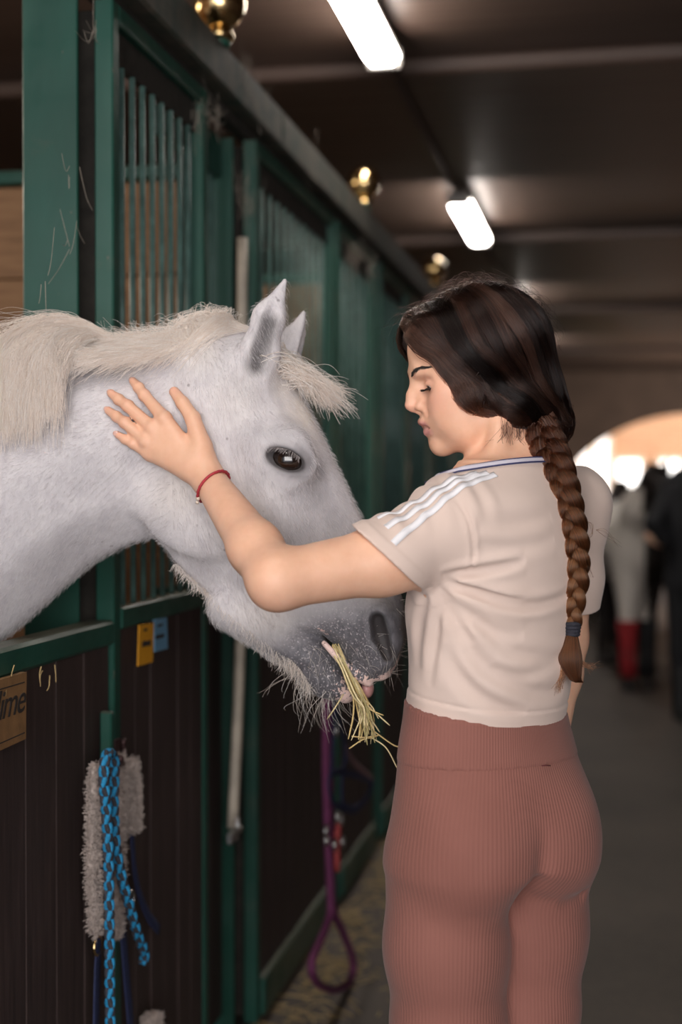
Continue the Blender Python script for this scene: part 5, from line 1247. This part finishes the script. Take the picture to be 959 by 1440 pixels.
def hair_curves_(n, side, K=26, seed=1):
    r = np.random.default_rng(seed); out = []; LK = []
    for i in range(n):
        p = r.uniform(0, 4)**1.0; k = min(3, int(p)); f = p-k; g = G[k]*(1-f)+G[k+1]*f; g = g.copy(); g[:, 1] *= side
        g[0, 1] += r.normal(0, .006); g[1:, :] += r.normal(0, .0028, 3)
        c = smooth_path(g, K); t = np.linspace(0, 1, K)
        lock = int(p*9+r.normal(0, .16)); LK.append(lock); ph = (lock*2.3+side) % 6.28
        e_ = np.sin(t*math.pi)**.7; c[:, 2] += (.0065*np.sin(t*10+ph)+.0022*np.sin(t*21+ph*2+r.uniform(0, .5)))*e_; c[:, 0] += .0055*np.cos(t*9+ph)*e_
        out.append(HC0+c@HB3)
    out = np.array(out, float); sh = out.shape; LK = np.array(LK); lift_ = (r.uniform(-.0025, .0025, (n, 1))+(.0062*np.sin(LK*3.7+side))[:, None]*np.sin(np.linspace(.15, math.pi-.3, K))[None]).reshape(-1)
    P = out.reshape(-1, 3); lk = (np.arange(n*K)//K)
    for _ in range(3):
        d = hair_sdf(P.astype(F32))-lift_; g_ = sdf_grad(hair_sdf, P); P = P-(d/np.maximum((g_**2).sum(1), .2))[:, None]*g_
    TINT.append(np.clip(.5+.33*np.sin(LK*2.9+side)+.16*np.sin(LK*7.1)+r.normal(0, .20, n), 0, 1)); return P.reshape(sh)
TINT = []
hr = np.concatenate([hair_curves_(8500, 1, seed=3), hair_curves_(3800, -1, seed=4)])
hair('hair_strands', hr, MHAIR, hcap, .00042, .00026, tint=np.concatenate(TINT))
# flyaway hairs
cv = []
for _ in range(420):
    u = rng.uniform(0, 1); a = rng.uniform(.5, 3.2); rr_ = rng.uniform(.0, .05); l = rng.uniform(-.05, .06)
    p = project(hair_sdf, [hf(-.016+.1*math.cos(a), l, .028+.09*math.sin(a))], 3)[0]; n_ = sdf_grad(hair_sdf, p[None])[0]; n_ = nrm(n_); tg = nrm(np.cross(n_, HL))*rng.choice([-1, 1]); L_ = rng.uniform(.012, .045)
    cv.append(np.stack([p, p+n_*L_*.25+tg*L_*.4, p+n_*L_*.30+tg*L_*.8+rng.normal(0, .004, 3), p+n_*L_*.2+tg*L_*1.2+rng.normal(0, .006, 3)]))
for _ in range(60):    # nape wisps
    p = cast(woman_sdf, [(rng.uniform(705, 745), rng.uniform(598, 618))], 1.8, 2.5, dflt=2.1)[0]-ray(720, 610)*.004
    q_ = p+(-RV*rng.uniform(-.012, .03)-ZV*rng.uniform(.01, .05)); cv.append(np.stack([p+ZV*.015, p, (p+q_)/2+RV*rng.normal(0, .006), q_]))
hair('flyaway_hair', cv, MHAIR, hcap, .00022, .00008)
# braid down the back
BPX = [(757, 592), (768, 622), (780, 655), (790, 690), (799, 725), (806, 760), (809, 795), (809, 828), (806, 860), (805, 878)]
bd = []
for i, (x, y) in enumerate(BPX):
    p = cast(shirt0, [(x, y)], 1.7, 2.5, 0, 2.21)[0]; dd = (p-CAM)@FV; bd.append(min(dd, 2.205))
bd[0] = float((hf(-.088, .018, -.118)-CAM)@FV)-.02; bd[1] = bd[0]*.6+bd[3]*.4-.005; bd[2] = bd[0]*.25+bd[3]*.75-.008
bd = np.array(bd)-np.linspace(.006, .013, len(bd)); bd = np.convolve(np.pad(bd, 1, mode='edge'), [.25, .5, .25], 'valid')
BP = smooth_path(np.stack([at(x, y, d) for (x, y), d in zip(BPX, bd)]), 160)
print('BRAID', bd.round(3))
bs = np.concatenate([[0], np.cumsum(np.linalg.norm(np.diff(BP, axis=0), axis=1))]); bl = bs[-1]
BT = np.gradient(BP, axis=0); BT /= np.linalg.norm(BT, axis=1)[:, None]; vdir = -ray(790, 740); BX = np.cross(BT, vdir); BX /= np.linalg.norm(BX, axis=1)[:, None]; BY = np.cross(BX, BT)
if BY[0]@vdir < 0: BY = -BY
uu = bs/bl; amp = np.interp(uu, [0, .12, .4, .8, 1], [.014, .0145, .0135, .0100, .0070]); rad = np.interp(uu, [0, .1, .4, .8, 1], [.0155, .0150, .0135, .0100, .0062])
ncyc = 4.1; BTI = []; braid_o = None; cvs = []
for k in range(3):
    ph = 2*math.pi*(uu**.93)*ncyc+2*math.pi*k/3
    C_ = BP+(amp*np.sin(ph))[:, None]*BX+(amp*.62*np.sin(2*ph))[:, None]*BY
    v, f = tube(C_[::2], rad[::2]*.90, 12, flat=None)
    if k == 0: braid_o = mesh_obj('braid', v, f, MCOREB, person)
    else: mesh_obj('braid_lock', v, f, MCOREB, braid_o)
    T = np.gradient(C_, axis=0); T /= np.linalg.norm(T, axis=1)[:, None]; N1 = np.cross(T, BX); N1 /= np.linalg.norm(N1, axis=1)[:, None]; N2 = np.cross(T, N1)
    for _ in range(560):
        a0 = rng.uniform(0, 2*math.pi); rr_ = rng.uniform(.86, 1.06); tw = rng.uniform(-.6, .6); i0 = rng.integers(0, 60); i1 = min(159, i0+rng.integers(40, 110)); sl = slice(i0, i1, 2); a = a0+tw*np.arange(i0, i1, 2)/40
        cvs.append(C_[sl]+(rad[sl]*rr_*np.cos(a))[:, None]*N1[sl]+(rad[sl]*rr_*np.sin(a))[:, None]*N2[sl]); BTI.append(np.clip(.10+i0/75+rng.normal(0, .22), 0, 1))
    for _ in range(420):
        a0 = rng.uniform(0, 2*math.pi); rr_ = rng.uniform(.86, 1.05); tw = rng.uniform(-.6, .6); i0 = rng.integers(50, 120); sl = slice(i0, 160, 2); a = a0+tw*np.arange(i0, 160, 2)/40
        cvs.append(C_[sl]+(rad[sl]*rr_*np.cos(a))[:, None]*N1[sl]+(rad[sl]*rr_*np.sin(a))[:, None]*N2[sl]); BTI.append(np.clip(.10+i0/75+rng.normal(0, .22), 0, 1))
hair('braid_hair', cvs, MBRAIDT, braid_o, .00034, .00026, tint=BTI)
# loose wisps of the braid
def w3(L): return smooth_path(np.stack([at(x, y, bd[min(len(bd)-1, max(0, int((y-592)/32)))]-.012) for x, y in L]), 18)
wl2 = []
for _ in range(5): j = rng.normal(0, 1.8, 2); wl2.append(w3([(808+j[0], 742+j[1]), (822+j[0], 733), (832+j[1], 738), (832+j[0], 752), (822, 757+j[0]), (802, 755), (783, 740)]))
for _ in range(6): j = rng.normal(0, 2, 2); wl2.append(w3([(818, 790+j[0]), (828+j[0], 798), (833+j[1], 812)]))
for _ in range(5): j = rng.normal(0, 4, 2); wl2.append(w3([(838, 745), (850, 751+j[0]), (862, 757+j[1]), (872+j[0], 766+j[1])]))
for _ in range(14): j = rng.normal(0, 5, 2); wl2.append(w3([(790+j[0], 690+j[1]*4), (783+j[0]*.5, 715+j[1]*4), (789+j[0], 745+j[1]*4)]))
hair('loose_wisps', wl2, MBRAID, braid_o, .0002, .00008)
# hair tie and tail
tt = BP[-1]; MTIE = plain('dark_elastic', (.018, .018, .028), .8, var=.3, scale=300, bump=.6)
tp = []
for z_, r_ in ((0, .0100), (-.0052, .0094), (-.0105, .0086), (-.015, .0080)):
    tp.append(tube([tt+ZV*(z_+.001)+r_*(math.cos(q_)*RV+math.sin(q_)*FH) for q_ in np.linspace(0, 2*math.pi, 22)], .0034, 7, cap=False))
v, f = merge(tp); mesh_obj('hair_tie', v, f, MTIE, braid_o)
cvs = []
def bez2(pts, K=16): return smooth_path(np.array(pts), K)
td = bd[-1]
for _ in range(1500):
    a = rng.uniform(0, 2*math.pi); r_ = math.sqrt(rng.uniform(0, 1)); cx, cy = r_*math.cos(a), r_*math.sin(a); en = rng.uniform(.8, 1.0)
    q_ = [at(805+cx*5, 884, td+cy*.005), at(803+cx*12, 905, td+cy*.010-.004), at(803+cx*17-1, 928, td-.006+cy*.014), at(805+cx*9+4*en, 948+6*r_, td-.006+cy*.010), at(809+cx*6+6*en, 956+4*en, td-.004+cy*.008)]
    if rng.random() < .02: q_ = [q_[0], q_[1], at(812+cx*4, 925, td), at(824+cx*4+R_(2), 934+R_(3), td), at(836+R_(6), 938+R_(5), td)]
    elif rng.random() < .02: q_ = [q_[0], at(797+cx*3, 912, td-.006), at(794+cx*4+R_(2), 938, td-.008), at(791+cx*4+R_(3), 952, td-.008), at(786+R_(4), 966+R_(6), td-.008)]
    cvs.append(bez2(q_))
hair('braid_tail', cvs, MBRAID, braid_o, .00034, .00020)

# ------------------------------------------------------------------ wisp of hay in the horse's mouth
MHAY = [plain('hay_%s' % n_, c_, .6, var=.2, scale=200) for n_, c_ in (('gold', (.62, .46, .20)), ('pale', (.72, .60, .34)), ('green', (.42, .36, .16)))]
hay = thing('hay_wisp', sag(500, 940), 'wisp of golden hay hanging from the white horse\'s mouth', 'hay')
def stalk(pts, r, mat): v, f = tube(smooth_path(pts, 12), [r]*11+[r*.5], 6); mesh_obj('stalk', v, f, mat, hay)
for i in range(46):
    o = rng.normal(0, .012)+.012; k = rng.uniform(-1, 1); x2, y2 = 525+rng.normal(0, 8), rng.uniform(1000, 1042)
    P = [sag(476+k*4, 905+rng.uniform(-3, 10), .03+o*.5), sag(492+k*6, 935+k*3, .040+o*.6), sag(508+k*7, 968, .036+o), sag((508+x2)/2+4+k*5, (968+y2)/2, .03+o+R_(.006)), sag(x2, y2, .03+o*1.5+R_(.012))]
    stalk(P, rng.uniform(.0007, .0015), MHAY[rng.integers(0, 3)])
for P in ([(487, 972), (478, 988), (465, 1006)], [(520, 985), (535, 998), (553, 1013)], [(518, 985), (530, 992), (545, 999)], [(528, 1030), (548, 1044), (564, 1074)], [(530, 1022), (555, 1040), (566, 1044)], [(500, 1028), (518, 1030), (538, 1028)], [(496, 1046), (515, 1034), (532, 1030)], [(522, 1000), (530, 1010), (538, 1024)]):
    stalk([sag(x, y, .045+R_(.006)) for x, y in P], .0011, MHAY[rng.integers(0, 2)])
# ================================================================== far end of the aisle: horses and a groom
def far_pt(px, py, d): return at(px, py, d).astype(F32)
def far_mesh(name, f, c, ext, h, mat, parent, attrs=None):
    v, q = mesh_sdf(f, np.array(c)-ext, np.array(c)+ext, h, slack=1.3); return mesh_obj(name, v, q, mat, parent, attrs=attrs(v) if attrs else None)
# pied horse facing the camera, head turned, red bandages
D1 = 10.0
R3, F3 = RV, FH
def P1(x, y, o=0.0): return (at(x, y, D1)+FH*o).astype(F32)
def pied(P):
    d = d_chain(P, [P1(902, 770, 0), P1(905, 765, .6), P1(912, 770, 1.3)], [.24, .30, .29], .05)
    d = smin(d, d_chain(P, [P1(898, 760, -.02), P1(893, 712, -.22), P1(902, 678, -.38)], [.17, .135, .085], .05), .08)
    d = smin(d, d_chain(P, [P1(905, 672, -.36), P1(914, 690, -.55), P1(918, 716, -.72)], [.095, .08, .055], .03), .05)
    for x in (898, 922): d = smin(d, d_chain(P, [P1(x-1, 662, -.36), P1(x, 645, -.38)], [.03, .006], 0), .02)
    for x, o, z in ((882, -.02, 1), (912, .05, 1), (900, 1.45, 1), (924, 1.5, 1)):
        d = smin(d, d_chain(P, [P1(x+3, 800, o), P1(x, 868, o), P1(x, 920, o-.02), P1(x, 955, o), P1(x, 966, o-.04)], [.13, .062, .048, .045, .062], .02), .05)
    return d
c = P1(903, 800, .5)
def pied_attr(v):
    p = ipx(v); dk = ((p[:, 1] < 688) & (p[:, 0] > 884)) | (p[:, 0] > 905+(p[:, 1]-700)*.02) | (p[:, 1] > 885) | (((v-np.array(c))@FH) > .1)  # dark coat patches, plus body shade painted dark on the right side
    return dict(patch_shade=dk.astype(float))
def pied_mat():
    m = M('pied_coat_and_shade'); m.p(Base_Color=m.mix(m.attr('patch_shade'), (.74, .67, .60), (.018, .012, .010)), Roughness=.6); return m.m
t = thing('horse', (c[0], c[1], 0), 'far dark and white horse with a red leg bandage beside the dark-clothed person', 'horse')
far_mesh('body', pied, (c[0], c[1], .9), (1.3, 1.6, 1.0), .022, pied_mat(), t, pied_attr)
MBAND = plain('red_bandage', (.30, .012, .016), .8); MBLK = plain('black_cloth', (.010, .010, .012), .85)
for x, o, m_ in ((882, -.02, MBAND), (912, .05, MBLK)):
    v, f = tube([P1(x, 872, o), P1(x, 900, o), P1(x, 930, o-.01), P1(x, 950, o)], [.075, .066, .062, .068], 14); mesh_obj('leg_bandage', v, f, m_, t)
# dark horse behind it, to the left
def P2(x, y, o=0.0): return (at(x, y, 13.2)+FH*o).astype(F32)
def darkh(P):
    d = d_chain(P, [P2(866, 772, .3), P2(880, 768, 1.5)], [.27, .29], .05)
    d = smin(d, d_chain(P, [P2(866, 760, .2), P2(864, 716, 0), P2(870, 690, -.1)], [.19, .13, .09], .05), .08)
    d = smin(d, d_chain(P, [P2(869, 690, -.1), P2(860, 712, -.3), P2(857, 732, -.42)], [.09, .075, .055], .03), .04)
    for x in (864, 874): d = smin(d, d_cone(P, P2(x, 682, -.1), P2(x, 672, -.1), .03, .008), .02)
    for x, o in ((856, .15), (878, .2), (866, 1.6), (890, 1.6)): d = smin(d, d_chain(P, [P2(x, 800, o), P2(x, 850, o), P2(x, 885, o), P2(x, 900, o)], [.13, .065, .05, .06], .02), .05)
    return d
c = P2(868, 800, .8)
t = thing('horse', (c[0], c[1], 0), 'far dark brown horse half hidden behind the white-chested one', 'horse')
far_mesh('body', darkh, (c[0], c[1], .9), (1.3, 1.8, 1.0), .028, plain('dark_bay', (.020, .011, .008), .6), t)
# groom in dark clothes with an arm out to the horse
def P3(x, y, o=0.0): return (at(x, y, 8.7)+FH*o).astype(F32)
def groom_sk(P):
    d = d_ell(P, P3(990, 640), (.085, .095, .125)); d = smin(d, d_cone(P, P3(986, 662), P3(976, 678), .055, .06), .03)
    d = smin(d, d_chain(P, [P3(926, 762, -.05), P3(914, 757, -.05), P3(907, 752, -.05)], [.032, .03, .018], .02), .02)
    d = smin(d, d_cone(P, P3(970, 672), P3(971, 760), .07, .10), .03)
    return d
def groom_top(P):
    d = d_chain(P, [P3(970, 690), P3(971, 735), P3(972, 790)], [.155, .165, .15], .04)
    d = smin(d, d_cone(P, P3(946, 694), P3(994, 694), .085, .085), .05)
    d = smin(d, d_chain(P, [P3(944, 698), P3(916, 735, -.1), P3(928, 757, -.1)], [.075, .06, .048], .03), .04)
    return smin(d, d_chain(P, [P3(996, 698), P3(1004, 745), P3(998, 790)], [.075, .06, .045], .03), .04)
def groom_leg(P):
    d = d_cone(P, P3(972, 790), P3(972, 815), .16, .165)
    for x in (958, 984): d = smin(d, d_chain(P, [P3(x+1, 825), P3(x, 915), P3(x, 985)], [.105, .072, .055], .03), .03)
    return d
def groom_boot(P):
    d = None
    for x in (958, 984): e = smin(d_cone(P, P3(x, 940), P3(x, 1004), .068, .055), d_cone(P, P3(x, 1005), P3(x-3, 1006, -.15), .045, .035), .02); d = e if d is None else np.minimum(d, e)
    return d
c = P3(972, 850)
t = thing('person', (c[0], c[1], 0), 'far person in black clothes reaching an arm to the white-chested horse', 'person')
far_mesh('body', groom_sk, (c[0], c[1], 1.35), (.5, .5, .5), .016, MSKIN, t, lambda v: dict(lip=np.zeros(len(v))))
far_mesh('jacket', groom_top, (c[0], c[1], 1.2), (.5, .5, .5), .016, MBLK, t); far_mesh('trousers', groom_leg, (c[0], c[1], .6), (.5, .5, .7), .018, MBLK, t); far_mesh('boots', groom_boot, (c[0], c[1], .25), (.4, .5, .35), .018, MBLACK, t)
far_mesh('hair', lambda P: d_ell(P, P3(991, 636, .02), (.10, .10, .125)), (c[0], c[1], 1.65), (.25, .25, .25), .016, plain('dark_brown', (.02, .012, .009), .6), t)
# leafy plant in the yard
yp = at(834, 716, 23.5); t = thing('potted_shrub', (yp[0], yp[1], 0), 'green leafy shrub in a pot out in the bright yard', 'plant')
v, f = lathe([(0, 0), (.20, 0), (.27, .42), (.25, .42), (.22, .36), (0, .36)], (yp[0], yp[1], 0), 18); mesh_obj('pot', v, f, plain('terracotta', (.35, .14, .07), .8), t)
v, f = tube([(yp[0], yp[1], .3), (yp[0]+.02, yp[1], 1.0)], [.03, .015], 8); mesh_obj('stem', v, f, plain('bark', (.1, .07, .04), .8), t)
V, F = [], []
for _ in range(900):
    n_ = nrm(rng.normal(0, 1, 3)); p = np.array((yp[0], yp[1], .98))+n_*np.array((.27, .27, .45))*rng.uniform(.5, 1.0); u = nrm(rng.normal(0, 1, 3)); w_ = nrm(np.cross(u, n_))*.03; u = u*.06; k = len(V)
    V += [p-u, p+w_, p+u, p-w_]; F.append((k, k+1, k+2, k+3))
o = mesh_obj('leaves', V, F, plain('leaf', (.26, .40, .08), .6), t); o['kind'] = 'stuff'
# pale pail shape added for a spot of light on the far aisle floor
bp = at(851, 806, 15.5); t = thing('light_spot_bucket', (bp[0], bp[1], 0), 'pale pail shape added for a spot of light far down the aisle', 'light_spot_bucket')
z0 = 0.0; v, f = lathe([(0, 0), (.15, 0), (.19, .36), (.20, .37), (.18, .37), (.14, .03), (0, .03)], (bp[0], bp[1], 0), 24); mesh_obj('pail', v, f, plain('pale_light_spot', (.85, .78, .70), .35), t)
hp_ = [(bp[0]+.19*math.cos(a), bp[1], .36+.17*math.sin(a)) for a in np.linspace(0, math.pi, 16)]; v, f = tube(hp_, .008, 6); mesh_obj('handle', v, f, MSTEEL, t)
